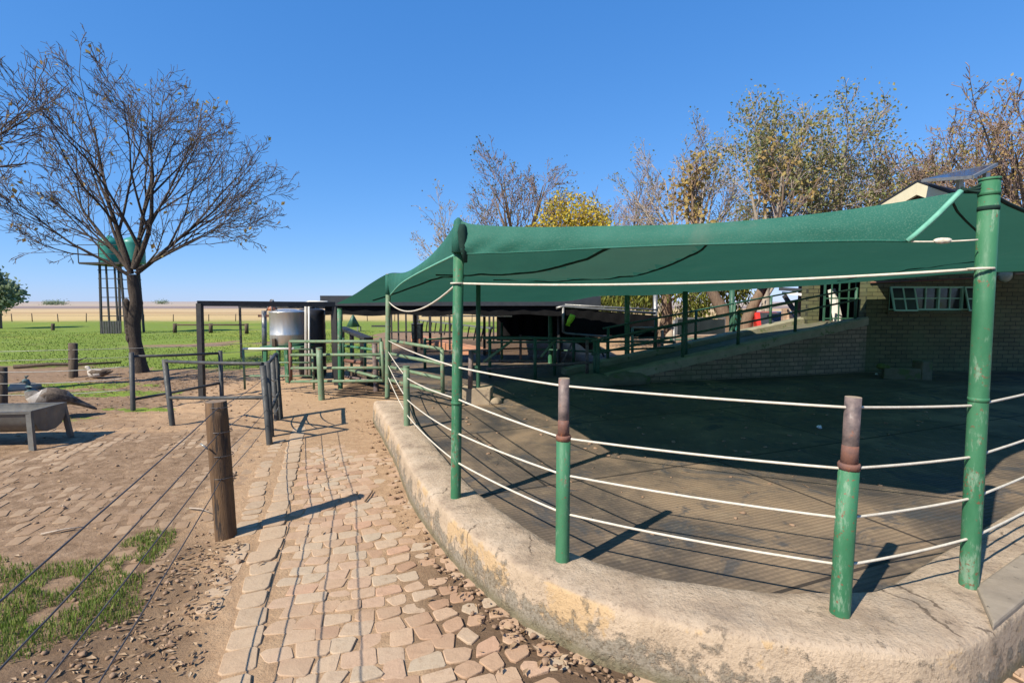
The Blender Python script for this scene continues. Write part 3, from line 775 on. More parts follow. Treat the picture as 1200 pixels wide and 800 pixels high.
# peaked corner cap and lashings
mb = MB(); d = (At - Ab).normalized()
mb.tube([front[0] - Vector((0, 0, .22)), front[0] - Vector((0, 0, .1)), front[0] + Vector((0, .01, -.01)), front[0] + Vector((0, .01, .012))], [.047, .045, .03, .008], 10); mb.build('corner_cap', M['net'], net)
mb = MB(); q = front[0] - Vector((-.03, .045, .09))
mb.tube([q + Vector((0, 0, .05)), q, q - Vector((-.008, 0, .1)), q - Vector((-.02, -.01, .2))], [.02, .034, .03, .012], 7); mb.build('gathered_fold', M['netseam'], net)
mb = MB(); mb.tube([V(455, 322, Bb.y), V(455, 345, Bb.y)], .043, 10); mb.build('pole_sleeve', M['net'], net)
mb = MB(); a = V(1126, 224, dep(1126)); b = V(1153, 214, yR)
for k in range(3): mb.tube(sag(a + Vector((0, 0, .008 * k)), b + Vector((0, 0, -.02 * k)), .006, 6), .006, 6)
mb.build('corner_lashing', M['netseam'], net)
mb = MB(); a = V(1064, 283, dep(1064) - .035); b = V(1146, 281, yR - .04); mb.tube(sag(a, b, .004, 6), .004, 6)
for f_, rr in ((.45, .013), (.5, .014), (.57, .013)): mb.lump(a.lerp(b, f_), (.022, rr, rr), seed=int(f_ * 100))
mb.build('tie_cord', M['rope'], net)
mb = MB(); mb.tube(rt[:], .012, 6); mb.build('edge_cable', M['netseam'], net)

# ============================================================ wooden corner post and wire fence
wb = G(265, 628); wt = V(253, 470, wb.y)
wp = thing('wooden_post', 'thick round brown timber post standing on the edge of the brick path', 'post', wb)
mb = MB(); seg = [wb - Vector((0, 0, .05))] + [wb.lerp(wt, k / 8) + Vector((.003 * MN.noise(Vector((k, 0, 0))), .003 * MN.noise(Vector((0, k, 0))), 0)) for k in range(9)]
mb.tube(seg, [.072, .07, .069, .07, .07, .071, .071, .071, .0705, .067], 28, cap_mi=1); mb.build('trunk', [M['wood'], M['woodend']], wp)
gp = G(315, 521); gpt = V(308, 428, gp.y)
wf = thing('wire_fence', 'four strand wire fence tied to the thick timber post', 'fence', wb)
near = (wb - gp).normalized(); nb = Vector((-.93, -.95, 0))
mb_post = MB(); mb_post.tube([nb, nb + Vector((0, 0, 1.1))], .06, 16); mb_post.build('post', M['wood'], wf)
for k, py in enumerate((478, 507, 535, 561)):
    q = V(256 + k * 1.2, py, wb.y - .06); px0, py0 = ((0, 697), (0, 772), (40, 800), (105, 800))[k]
    t = (q.z); n_ = Vector((nb.x, nb.y, q.z)); pts = []
    mid = G(px0, py0, q.z - .01); far_ = mid + (mid - q).normalized() * 2.2
    for i in range(40):
        s = i / 39; w_ = q.lerp(far_, s); w_.z += -.035 * 4 * s * (1 - s) * (.4 + .3 * k) + .003 * fbm((s * 9, k * 3, 0)); pts.append(w_)
    m1 = MB(); m1.tube(pts, .0034, 5)
    g_ = Vector((gp.x, gp.y - .03, (.80, .60, .42, .24)[k])); m1.tube(sag(q, g_, .02, 12), .0032, 5)
    for rr in range(1): m1.tube([Vector((wb.x - .005, wb.y, q.z + .006 * rr)) + Vector((math.cos(x * math.pi / 8) * .0715, math.sin(x * math.pi / 8) * .0715, 0)) for x in range(17)], .0026, 5)
    m1.build('wire', M['wire'], wf)
m1 = MB(); q = V(240, 523, wb.y - .1); m1.tube([q + Vector((-.03, 0, .02)), q, q + Vector((.02, 0, -.02))], .006, 6); m1.build('wire_tensioner', M['galv'], wf)

# ============================================================ dark pipe corral on the left
def pipe(mb, a, b, r=.025, n=10): mb.tube([a, b], r, n)
def corral(name, label, posts, rails, mat, r=.035, cat='fence', grp=None):
    """posts: (base_px, base_py, top_px, top_py); rails: (post i, z fraction, post j, z fraction)"""
    B = [G(p[0], p[1]) for p in posts]; T = [V(p[2], p[3], b.y) for p, b in zip(posts, B)]
    t = thing(name, label, cat, B[0], grp)
    for b, tp in zip(B, T):
        mb = MB(); mb.tube([b - Vector((0, 0, .05)), b, tp], r, 14); mb.build('post', mat, t)
    for i, zi, j, zj in rails:
        mb = MB(); mb.tube([B[i].lerp(T[i], zi), B[i].lerp(T[i], zi).lerp(B[j].lerp(T[j], zj), .5) + Vector((0, 0, -.006)), B[j].lerp(T[j], zj)], r * .62, 10); mb.build('rail', mat, t)
    return t, B, T
corral('pipe_fence', 'dark grey pipe fence panel starting beside the bare tree trunk', [(156, 480, 154, 413), (260, 466, 258, 411)], [(0, .93, 1, .95), (0, .18, 1, .32)], M['greypipe'])
corral('pipe_fence', 'dark grey pipe fence panel ending at the small side gate', [(202, 498, 193, 421), (316, 521, 308, 428)], [(0, .97, 1, 1.02), (0, .42, 1, .60)], M['greypipe'])
t, Bq, Tq = corral('side_gate', 'narrow dark pipe gate with chains standing edge on beside the brick path', [(318, 512, 313, 424), (329, 490, 323, 414), (324, 492, 319, 416)], [(0, .97, 1, .99), (0, .35, 1, .4)], M['greypipe'], cat='gate')
mb = MB()
for s in range(3):
    a = Bq[0].lerp(Tq[0], .85 - .25 * s); b = Bq[1].lerp(Tq[1], .62 - .2 * s); mb.tube(sag(a, b, .07, 8), .007, 5)
mb.build('chain', M['galv'], t)
def five_bar(name, label, corners, nbars, mat, r=.021, stile=None, cat='gate', skip=()):
    """corners: bottom left, bottom right, top left, top right as points"""
    bl, br, tl, tr = corners; t = thing(name, label, cat, bl)
    mb = MB(); pipe(mb, bl, tl, r * 1.15); mb.build('stile', stile or mat, t)
    mb = MB(); pipe(mb, br, tr, r * 1.15); mb.build('stile', mat, t)
    for k in range(nbars):
        if k in skip: continue
        s = k / (nbars - 1); mb = MB(); pipe(mb, bl.lerp(tl, s), br.lerp(tr, s), r); mb.build('rail', mat, t)
    return t
gl, gr_ = 9.2, 8.35
five_bar('field_gate', 'green four bar pipe gate with a rusty left stile closing the alley', (V(341, 447, gl), V(450, 446, gr_), V(340, 400, gl), V(447, 400, gr_)), 4, M['green_pale'], .026, M['rust'])
g2 = 9.35
tg = five_bar('field_gate', 'thin pale green pipe gate with a worn white top bar in front of the tank', (V(287, 456, g2), V(368, 456, g2 - .2), V(285, 409, g2), V(366, 409, g2 - .2)), 4, M['green_pale'], .017, skip=(0,))
mb = MB(); mb.tube([V(285, 408.6, g2 - .003), V(345, 408.6, g2 - .15)], .021, 10); o = mb.build('worn_rail', M['white'], tg); o['label'] = 'worn white top bar'
p = G(377, 468); pole('gate_post', 'stout green and brown pipe post in front of the four bar gate', 'post', p, V(374, 408, p.y), .052, M['green_pale'])
p = G(441, 458); pole('gate_post', 'brown topped pipe post behind the hinge end of the four bar gate', 'post', p, V(439, 403, p.y), .05, M['oldsteel'])
five_bar('yard_gate', 'low green pipe gate with rusty lower bars standing open inside the kerb', (V(456, 445, 7.75), V(519, 461, 6.75), V(457, 399, 7.75), V(518, 409, 6.75)), 4, M['green_pale'], .024, M['green_pale'])

# steel portal frames
def portal(label, x0, y0, xt, yt, x1, Y1, mat, r=.045):
    b = G(x0, y0); tp = V(xt, yt, b.y); e = V(x1, yt + 1, Y1); t = thing('portal_frame', label, 'frame', b)
    mb = MB(); mb.bar(b, tp, r * 2, r * 2); mb.build('post', mat, t)
    mb = MB(); mb.bar(tp + Vector((-r, 0, 0)), e, r * 2, r * 2.2); mb.build('beam', mat, t)
    eb = Vector((e.x, e.y, 0)); mb = MB(); mb.bar(eb, e - Vector((0, 0, .05)), r * 2, r * 2); mb.build('post', mat, t)
portal('tall black steel frame with a long flat beam beyond the corral', 237, 466, 234, 355.5, 392, 10.3, M['black'], .042)
portal('thinner black steel frame behind the first, further into the pasture', 283, 419, 281, 359.5, 392, 14.5, M['black'], .026)
p = G(310, 420); t = thing('cross_arm_post', 'grey steel post with a short cross arm left of the shiny tank', 'post', p)
mb = MB(); mb.tube([p, V(309.5, 364, p.y)], .07, 10); mb.build('shaft', M['galv'], t)
mb = MB(); mb.bar(V(303, 370, p.y), V(317, 370, p.y), .08, .07); mb.build('cross_arm', M['rust'], t)

# ============================================================ milk tank on its stand
Yt = 11.0; c0 = V(337.5, 403, Yt); rr = 19.2 * Yt / 600; zt = V(337, 365, Yt).z
t = thing('milk_tank', 'shiny stainless steel cylindrical tank on a green stand beside the gates', 'tank', (c0.x, Yt, 0))
mb = MB(); mb.lathe([(rr * .9, c0.z - .02), (rr, c0.z), (rr, c0.z + .2), (rr * 1.012, c0.z + .21), (rr, c0.z + .22), (rr, zt - .03), (rr * 1.02, zt - .02), (rr * 1.02, zt), (rr * .95, zt + .01), (rr * .5, zt + .05), (.05, zt + .06)], (c0.x, Yt, 0), 48); mb.build('vessel', M['stainless'], t)
m_ = MB(); q = Vector((c0.x - .27, Yt - .1, zt + .02)); m_.lathe([(.09, 0), (.09, .06), (.05, .09), (.06, .16), (.03, .2)], q, 14); mt = m_.build('agitator_motor', M['copper'], t)
m_ = MB()
for a in range(4):
    an = a * math.pi / 2 + .4; m_.tube([q + Vector((.11 * math.cos(an), .11 * math.sin(an), -.01)), q + Vector((.02 * math.cos(an), .02 * math.sin(an), .24))], .012, 6)
m_.build('motor_guard', M['galv'], mt)
m_ = MB(); m_.box((c0.x - .13, Yt - rr - .01, c0.z + .06), (.07, .06, .16)); m_.build('outlet', M['darkwood'], t, bevel=.008)
for dx, dy in ((-.36, -.3), (.12, -.36), (-.36, .3), (.36, .3)):
    m_ = MB(); m_.bar((c0.x + dx * 1.05, Yt + dy, 0), (c0.x + dx * .95, Yt + dy, c0.z - .02), .07, .07); m_.build('leg', M['green'], t)
m_ = MB(); m_.box((c0.x, Yt, c0.z - .05), (.86, .76, .05)); m_.build('stand_top', M['green'], t, bevel=.005)
t = thing('water_drum', 'tall matt black drum standing close behind the shiny tank', 'drum', (V(366, 405, 11.6).x, 11.6, 0))
zb = V(366, 408, 11.6).z; z2 = V(366, 361, 11.6).z; m_ = MB(); cx = t.location.x
m_.lathe([(.28, .02)] + [(.29 + (.008 if k % 2 else 0), .05 + (z2 - .1) * k / 12) for k in range(13)] + [(.24, z2 - .02), (.06, z2)], (cx, 11.6, 0), 28); m_.build('body', M['plastic_black'], t)
m_ = MB(); m_.lathe([(.08, z2 - .01), (.08, z2 + .04), (.05, z2 + .05)], (cx, 11.6, 0), 16); m_.build('lid', M['plastic_black'], t)
t = thing('standpipe', 'white plastic pipe bent over like a hook against the black drum', 'pipe', V(359, 455, 10.4))
a = V(358.5, 430, 10.4); m_ = MB(); m_.tube([V(358.5, 440, 10.4), V(358.5, 358, 10.4), V(359.5, 354.5, 10.4), V(363, 353.5, 10.4), V(384, 354, 10.4)], .026, 10); m_.build('main_pipe', M['white'], t)
m_ = MB(); m_.tube([V(362.5, 440, 10.4), V(362, 358, 10.4)], .018, 10); m_.build('drop_pipe', M['white'], t)

# cattle crush behind the gate
t = thing('cattle_crush', 'cluttered green and rusty pipe cattle crush behind the four bar gate', 'cattle crush', G(420, 448))
for x, y0, y1 in ((402, 447, 396), (412, 444, 400), (428, 446, 398), (446, 440, 396)):
    b = G(x, y0); m_ = MB(); m_.tube([b, V(x, y1, b.y)], .03, 8); m_.build('post', M['green_dark'], t)
for (x0, y0, x1, y1, Y0, Y1, r_, mt_) in ((402, 405, 440, 410, 10.8, 9.6, .028, 'green'), (404, 422, 424, 425, 10.4, 9.9, .035, 'rust'), (404, 432, 446, 443, 10.6, 9.2, .03, 'green_pale'), (402, 414, 446, 420, 10.8, 9.4, .026, 'green_pale'), (403, 441, 436, 446, 10.9, 9.7, .026, 'oldsteel')):
    m_ = MB(); m_.tube([V(x0, y0, Y0), V(x1, y1, Y1)], r_, 10); m_.build('rail', M[mt_], t)
m_ = MB(); m_.bar(V(416, 440, 10.9), V(438, 446, 10.3), .25, .22); m_.build('side_plate', M['darkwood'], t)
t = thing('loading_ramp', 'dark slanted steel loading ramp seen through the pole and the gate', 'ramp', G(415, 420))
m_ = MB(); m_.bar(V(400, 384, 14.5), V(432, 397, 12.4), .22, .07); m_.build('deck', M['black'], t)
for x, y, Y in ((401, 386, 14.5), (412, 389, 13.8), (424, 394, 13)):
    q = V(x, y, Y)
    for d in (-.09, .09):
        m_ = MB(); m_.bar((q.x, q.y + d, 0), (q.x, q.y + d, q.z), .05, .05); m_.build('leg', M['black'], t)
t = thing('feed_hopper', 'small green pyramid feed hopper on a pale stand out on the pasture', 'hopper', G(414, 388))
q = V(414, 383, 30); zz = V(414, 370, 30).z; m_ = MB()
m_.lathe([(.42, q.z), (.08, zz), (.03, zz + .05)], (q.x, 30, 0), 4); m_.build('cone', M['green_dark'], t)
for dx in (-.35, .35):
    for dy in (-.3, .3):
        m_ = MB(); m_.bar((q.x + dx, 30 + dy, 0), (q.x + dx, 30 + dy, q.z + .02), .05, .05); m_.build('leg', M['galv'], t)
# ============================================================ dark feed shed behind the yard
t = thing('feed_shed', 'long low dark roofed feed shed closing the back of the yard', 'shed', (0, 11.5, 0))
def sheet(mb, pts, th=.02): mb.prism(pts, (0, 0, th))
za, zb_ = V(380, 348, 11.2).z, 1.72
m_ = MB(); sheet(m_, [Vector((-4.15, 11.2, 1.76)), Vector((1.9, 11.2, 1.76)), Vector((1.9, 21, 1.95)), Vector((-.9, 21, 1.95)), Vector((-.9, 14.0, 1.81)), Vector((-4.15, 14.0, 1.81))], .03); m_.build('roof', M['roofdark'], t)
m_ = MB(); m_.box((-1.12, 11.18, 1.70), (6.1, .04, .22)); m_.build('fascia', M['roofdark'], t)
m_ = MB(); n = 40; y0 = 11.24
rows = [[Vector((-4.1 + 6.0 * i / n, y0 + .015 * math.sin(i * 1.9), z + (.02 * math.sin(i * .7) if z < 1.5 else 0))) for i in range(n + 1)] for z in (1.72, 1.55, 1.385)]
m_.grid(rows); m_.build('skirt', M['blackcloth'], t)
for x, y in ((-3.95, 11.3), (-2.6, 13.8), (-.75, 11.35), (-.75, 13.9), (-.75, 17), (1.7, 14), (1.7, 17.5), (1.7, 20.8), (-.75, 20.8)):
    m_ = MB(); m_.bar((x, y, 0), (x, y, 1.78), .07, .07); m_.build('post', M['black'], t)
m_ = MB(); m_.box((-1.0, 11.33, 1.36), (2.0, .03, .025)); m_.build('light_batten', M['white'], t)
m_ = MB(); n = 30
rows = [[Vector((-.45 + 2.3 * i / n, 15.0 + .03 * math.sin(i * 1.3) , z)) for i in range(n + 1)] for z in (1.8, 1.2, .55)]
m_.grid(rows); m_.build('back_curtain', M['blackcloth'], t)
m_ = MB(); rows = [[Vector((1.85 + .02 * math.sin(i), 11.4 + 9.4 * i / 30, z)) for i in range(31)] for z in (1.85, 1.2, .5)]
m_.grid(rows); m_.build('side_curtain', M['blackcloth'], t)
m_ = MB(); m_.box((-1.5, 14.02, 1.5), (5, .03, .4)); 
# the row of posts of the feed alley, seen against the pasture
t = thing('alley_railing', 'row of thin dark steel posts with a low rail between shed and pasture', 'railing', (-4, 19, 0))
for px, Y in ((459, 22), (467, 21.5), (476, 21), (485, 20.5), (489.5, 20), (504, 18.5), (517, 17.5), (527, 16.5)):
    q = V(px, 392, Y); m_ = MB(); m_.bar((q.x, Y, 0), (q.x, Y, 1.75), .06 if px != 504 else .09, .06); m_.build('post', M['black'], t)
m_ = MB(); m_.bar(V(436, 382, 24), V(458, 382, 22.2), .06, .08); m_.bar(V(458, 389, 22), V(530, 389, 16.5), .05, .05); m_.build('rail', M['black'], t)
t = thing('feed_trough', 'long sunlit brick feed trough with slanted dark bars in front of it', 'feed trough', (V(530, 395, 17.5).x, 17.5, 0))
a, b = V(488, 391, 22), V(577, 399, 14.6); a.z = b.z = .3; d = (b - a).normalized(); nrm = Vector((d.y, -d.x, 0))
if nrm.y > 0: nrm = -nrm
m_ = MB(); m_.bar(Vector((a.x, a.y, .14)), Vector((b.x, b.y, .14)), .5, .28); m_.build('trough_body', M['orange'], t, bevel=.02)
for k in range(14):
    q = a.lerp(b, (k + .5) / 14); m_ = MB(); m_.bar(Vector((q.x, q.y, .5)), Vector((q.x, q.y, .92)) + d * .22, .035, .035); m_.build('slant_bar', M['black'], t)
m_ = MB(); m_.bar(Vector((a.x, a.y, .93)) , Vector((b.x, b.y, .93)), .045, .045); m_.build('head_rail', M['galv'], t)
t = thing('feed_bin', 'square blue grey feed bin standing in the feed alley beyond the slim pole', 'bin', (V(488, 388, 18).x, 18, .0))
q = V(489, 388, 18); m_ = MB(); m_.box((q.x, 18, .65), (.34, .4, .5)); m_.build('body', M['greycloth'], t, bevel=.02)
m_ = MB(); m_.box((q.x, 18, .92), (.38, .44, .035)); m_.build('lid', M['greypipe'], t, bevel=.01)
for dx in (-.14, .14):
    m_ = MB(); m_.box((q.x + dx, 18, .2), (.04, .3, .42)); m_.build('leg', M['black'], t)

# stall pipes inside the yard
def rail_set(name, label, cat, posts, rails, extra=()):
    """posts (px, py base, py top, Y); rails (px, py, Y, px, py, Y, radius, material)"""
    t = thing(name, label, cat, (V(posts[0][0], posts[0][1], posts[0][3]).x, posts[0][3], ZF))
    for px, py, pt, Y, mt in posts:
        q, w_ = V(px, py, Y), V(px, pt, Y); m_ = MB(); m_.tube([Vector((q.x, q.y, ZF - .02)), w_], .032, 10); m_.build('post', M[mt], t)
    for x0, y0, Y0, x1, y1, Y1, r_, mt in rails:
        m_ = MB(); m_.tube([V(x0, y0, Y0), V(x1, y1, Y1)], r_, 8); m_.build('rail', M[mt], t)
    return t
rail_set('pipe_stall', 'dark green pipe stall with two diagonal braces in the shaded yard', 'stall',
    [(574, 445, 397, 9.7, 'green_dark'), (627, 446, 395, 9.4, 'green_dark'), (697, 448, 398, 9.3, 'green_dark'), (688, 443, 394, 9.8, 'oldsteel'), (650, 436, 395, 10.0, 'green_dark')],
    [(566, 396, 9.8, 700, 397, 9.5, .026, 'green_dark'), (570, 401, 9.7, 790, 400, 9.9, .02, 'green_dark'), (566, 422, 9.7, 640, 423, 9.6, .02, 'oldsteel'), (600, 399, 9.6, 567, 424, 9.3, .026, 'green_pale'), (650, 399, 9.7, 634, 418, 9.4, .024, 'green_pale'), (570, 432, 9.6, 700, 424, 9.5, .024, 'oldsteel'), (690, 411, 9.5, 790, 407, 10, .02, 'green_dark')])
t = rail_set('pipe_stall', 'pale topped pipe stall against the sunlit earth right of the black curtain', 'stall',
    [(741, 432, 384, 11.2, 'green_pale'), (776, 428, 384, 11.4, 'concrete'), (790, 424, 375, 11.6, 'galv')],
    [(741, 384, 11.2, 766, 384, 11.3, .026, 'concrete'), (768, 384, 11.3, 790, 384, 11.6, .022, 'galv'), (741, 403, 11.2, 790, 401, 11.6, .022, 'concrete'), (741, 396, 11.2, 790, 395, 11.6, .018, 'green_dark'), (742, 420, 11.2, 776, 419, 11.4, .016, 'black'), (744, 394, 11.2, 768, 384, 11.3, .018, 'green_dark')])
rail_set('pipe_pen', 'dark pen of thin pipes in the deep shade behind the braced stall', 'pen',
    [(498, 432, 396, 11.0, 'green_dark'), (533, 430, 392, 11.6, 'black'), (588, 428, 378, 12.2, 'green_dark'), (610, 428, 392, 12.2, 'oldsteel'), (672, 430, 396, 11.4, 'green_dark'), (712, 428, 398, 11.2, 'oldsteel')],
    [(498, 398, 11.0, 533, 396, 11.6, .022, 'green_dark'), (533, 396, 11.6, 610, 394, 12.2, .022, 'green_dark'), (498, 412, 11.0, 610, 408, 12.2, .02, 'oldsteel'), (610, 394, 12.2, 712, 400, 11.2, .022, 'green_dark'), (610, 408, 12.2, 712, 413, 11.2, .02, 'green_dark'), (672, 398, 11.4, 660, 424, 11.2, .02, 'oldsteel'), (700, 402, 11.2, 708, 418, 11.1, .018, 'black')])
# poles that hold the back of the net
for px, py, pt, Y, r_, mt, lab in ((735, 434, 344, 10.7, .055, 'green', 'bright green pole at the right end of the black curtain'), (768, 426, 344, 11.6, .05, 'galv', 'grey galvanised pole beside the bright green pole'),
        (803, 430, 340, 10.2, .05, 'green_dark', 'dark green pole rising from the foot of the brick ramp'), (858, 400, 338, 11.4, .055, 'green_dark', 'dark green pole behind the middle of the brick ramp'),
        (645, 440, 360, 12.0, .055, 'green', 'green pole with a sunlit top in the dark shed behind the yard'), (655, 430, 356, 11.6, .04, 'black', 'thin black pole in the dark shed beside the black curtain')):
    q = V(px, py, Y); pole('shade_pole', lab, 'pole', Vector((q.x, Y, ZF - .2)), V(px, pt, Y), r_, M[mt], n=12)
b = G(559, 458, ZF); pole('shade_pole', 'thin dark green pole standing on the rough concrete block', 'pole', Vector((V(560, 440, 7.15).x, 7.15, ZF)), V(560.5, 332, 7.15), .032, M['green_dark'], n=12)
mb = MB(); blk = Vector((V(558, 460, 7.2).x, 7.22, ZF + .12))
t = thing('concrete_block', 'rough tan concrete block at the foot of the thin pole', 'block', (blk.x, blk.y, ZF))
mb.prism([blk + Vector(q) for q in ((-.22, -.16, -.14), (.2, -.17, -.14), (.23, .17, -.14), (-.2, .17, -.14))], (.01, .01, .25))
mb.lump(blk + Vector((.24, -.05, -.09)), (.13, .12, .07), 3); mb.build('block', M['concrete'], t, bevel=.015)
t = thing('broken_post', 'short broken pipe post with a strap on the rough concrete block', 'post', (blk.x - .1, 7.1, ZF + .2))
q = V(551, 455, 7.1); m_ = MB(); m_.tube([q, V(552, 411, 7.1)], .036, 10); m_.build('pipe', M['oldsteel'], t)
m_ = MB(); m_.box(V(556, 430, 7.12), (.1, .03, .04)); m_.box(V(556, 412, 7.12), (.1, .03, .03)); m_.build('strap', M['green_dark'], t)
# black curtain in its pipe frame
t = thing('framed_curtain', 'black shade cloth panel hung in a pale pipe frame under the net', 'curtain', V(700, 395, 11.0))
def cur(px, py): return V(px, py, 11.0 + (px - 660) * .004)
nn = 24; rows = []
for k in range(7):
    r = []
    for i in range(nn + 1):
        s = i / nn; x = 661 + 110 * s; y = (361 + 9 * s) * (1 - k / 6) + (390 + 6 * s) * (k / 6); q = cur(x, y); q.y += .012 * math.sin(i * 1.7 + k); r.append(q)
    rows.append(r)
m_ = MB(); m_.grid(rows); m_.build('cloth', M['blackcloth'], t)
m_ = MB(); m_.tube([cur(660, 359), cur(660, 389)], .028, 8); m_.tube([cur(660, 389), cur(664, 390.5), cur(706, 394), cur(738, 395)], .022, 8); m_.build('frame', M['galv'], t)
m_ = MB(); m_.tube([cur(652, 361), cur(660, 359), cur(700, 362), cur(768, 367)], .03, 8); m_.tube([cur(662, 357), cur(770, 363)], .018, 8); m_.build('top_rail', M['galv'], t)
q = cur(668, 374); q.y -= .06; t2 = thing('rubber_glove', 'lime green rubber glove hung on the black curtain', 'glove', q)
m_ = MB(); m_.tube([q + Vector((.05, 0, .10)), q + Vector((.03, 0, .04)), q + Vector((-.02, 0, -.05)), q + Vector((-.05, 0, -.10))], [.06, .068, .06, .035], 10)
for k in range(4): m_.tube([q + Vector((-.075 + .02 * k, 0, -.08)), q + Vector((-.09 + .025 * k, .005, -.13 - .008 * k))], [.014, .009], 6)
m_.build('glove', M['lime'], t2)
t = thing('slate_screen', 'slate grey shade cloth screen behind the foot of the ramp', 'screen', V(820, 392, 14.5))
m_ = MB(); rows = [[V(793 + 56 * i / 12, 374 + 19 * k / 3, 14.5 + .02 * math.sin(i * 2)) for i in range(13)] for k in range(4)]; m_.grid(rows); m_.build('cloth', M['greycloth'], t)
for px in (793, 849):
    q = V(px, 372, 14.52); m_ = MB(); m_.bar((q.x, q.y, 0), q, .05, .05); m_.build('post', M['galv'], t)
m_ = MB(); m_.bar(V(792, 373, 14.52), V(850, 372.5, 14.52), .04, .04); m_.build('top_rail', M['galv'], t)
t = thing('low_wall', 'low tan brick wall in the sun behind the ramp', 'wall', V(840, 410, 13.4))
a, b = V(786, 400, 13.4), V(905, 400, 14.2); zt = V(820, 393, 13.4).z
m_ = MB(); m_.bar(Vector((a.x, a.y, zt / 2)), Vector((b.x, b.y, zt / 2)), .3, zt); m_.build('brickwork', M['bricktan'], t)
m_ = MB(); m_.lump(Vector((a.x - .05, 13.3, .4)), (.2, .2, .55), 4); m_.build('plastered_end', M['concrete'], t)
t = thing('cross_fence', 'thin dark pipe railing in front of the sunlit low wall', 'railing', V(800, 410, 12.6))
for px in (791, 821, 843, 868):
    m_ = MB(); q = V(px, 398, 12.6); m_.tube([(q.x, q.y, 0), q], .02, 8); m_.build('post', M['green_dark'], t)
m_ = MB(); m_.tube([V(785, 398, 12.6), V(880, 394, 12.6)], .02, 8); m_.build('rail', M['green_dark'], t)

# ============================================================ brick ramp with railings
A0, A1 = Vector((1.42, 8.75, 0)), Vector((7.25, 10.45, 0)); rd = (A1 - A0).normalized(); rn = Vector((-rd.y, rd.x, 0)); RL = (A1 - A0).length
t = thing('brick_ramp', 'dark brick loading ramp climbing to the doorway of the brick building', 'ramp', A0)
def rp(s, off, z): q = A0 + rd * (s * RL) + rn * off; return Vector((q.x, q.y, z))
topz = lambda s: ZF + .06 + 1.0 * max(0, s - .0) ** 1.0
m_ = MB(); ns = 24
for off, flip in ((0, 0), (1.5, 1)):
    rows = [[rp(i / ns, off, ZF - .03) for i in range(ns + 1)], [rp(i / ns, off, topz(i / ns) - .06) for i in range(ns + 1)]]
    m_.grid(rows, smooth=False)
m_.build('side_wall', M['brickramp'], t)
m_ = MB(); m_.grid([[rp(i / ns, o_, topz(i / ns) - .055) for i in range(ns + 1)] for o_ in (0, .5, 1.0, 1.5)], smooth=False); m_.build('walkway', M['dampconcrete'], t)
for o0, o1 in ((-.03, .24), (1.28, 1.53)):
    m_ = MB()
    prof = [(o0, -.09), (o0, .045), (o0 + .03, .07), (o1 - .03, .07), (o1, .045), (o1, -.05)]
    rows = [[rp(i / ns, o_, topz(i / ns) + z + .012 * fbm((i * .7, o_ * 3, 1))) for i in range(ns + 1)] for o_, z in prof]
    m_.grid(rows, smooth=False); m_.face(tuple(k * (ns + 1) for k in range(6))); m_.build('coping', M['coping'], t)
m_ = MB(); m_.lump(rp(.0, .1, ZF), (.5, .28, .2), 5, 12, tz=.28); m_.lump(rp(.1, .0, ZF + .05), (.5, .2, .18), 8, 12, tz=.28); m_.build('rounded_foot', M['dampconcrete'], t)
def railing(label, off, ss, h, mat):
    t = thing('ramp_railing', label, 'railing', rp(ss[0], off, topz(ss[0])))
    for s in ss:
        m_ = MB(); m_.tube([rp(s, off, topz(s)), rp(s, off, topz(s) + h + .02)], .03, 10); m_.build('post', M[mat], t)
    for hh in (h, h * .66):
        m_ = MB(); m_.tube([rp(ss[0] - .02, off, topz(ss[0]) + hh), rp(ss[-1], off, topz(ss[-1]) + hh)], .02, 8); m_.build('rail', M[mat], t)
railing('green pipe railing on the near edge of the brick ramp', .12, (.02, .30, .50, .72, .97), .68, 'green_dark')
railing('green pipe railing on the far edge of the brick ramp', 1.42, (.16, .34, .5, .66, .82, .99), .68, 'green_dark')

# ============================================================ brick building
YB = 10.5
bl = thing('brick_building', 'long mossy brick milking parlour with a strip of mint green windows', 'building', (7.2, YB, 0))
wl = V(1013, 400, YB).x; wx0, wx1 = V(1042, 350, YB).x, V(1150, 350, YB).x; wz0, wz1 = V(1090, 363.5, YB).z, V(1090, 335.5, YB).z
m_ = MB(); ZT = 2.75; XE = 15.5; th = .22
def wallbox(x0, x1, z0, z1): m_.box(((x0 + x1) / 2, YB + th / 2, (z0 + z1) / 2), (x1 - x0, th, z1 - z0))
wallbox(wl, wx0, 0, ZT); wallbox(wx1, XE, 0, ZT); wallbox(wx0, wx1, 0, wz0); wallbox(wx0, wx1, wz1, ZT)
m_.box((10.5, YB + th + 2.2, ZT / 2), (th, 4.4, ZT)); m_.box((XE - th / 2, YB + th + 2.2, ZT / 2), (th, 4.4, ZT)); m_.box(((10.5 + XE) / 2, YB + 4.6, ZT / 2), (XE - 10.5, th, ZT))
m_.build('wall', M['brickwall'], bl)
m_ = MB(); m_.box(((wx0 + wx1) / 2, YB - .02, wz0 - .05), (wx1 - wx0 + .1, .09, .06)); m_.build('sill', M['brickwall'], bl)
m_ = MB(); m_.prism([Vector((wl - .3, YB - .85, 2.62)), Vector((XE + .3, YB - .85, 2.62)), Vector((XE + .3, YB + 5, 3.15)), Vector((wl - .3, YB + 5, 3.15))], (0, 0, .06)); m_.build('roof', M['roofdark'], bl)  # unseen behind the net; deep eave added to keep sun off the wall
win = MB(); fw = .035; yF = YB + .03
W = wx1 - wx0; cols_ = [wx0, wx0 + W * .27, wx0 + W * .545, wx0 + W * .80, wx1]
for x in cols_: win.box((x, yF, (wz0 + wz1) / 2), (fw, .05, wz1 - wz0))
for z in (wz0 + fw / 2, wz1 - fw / 2): win.box(((wx0 + wx1) / 2, yF + .002, z), (W, .044, fw))
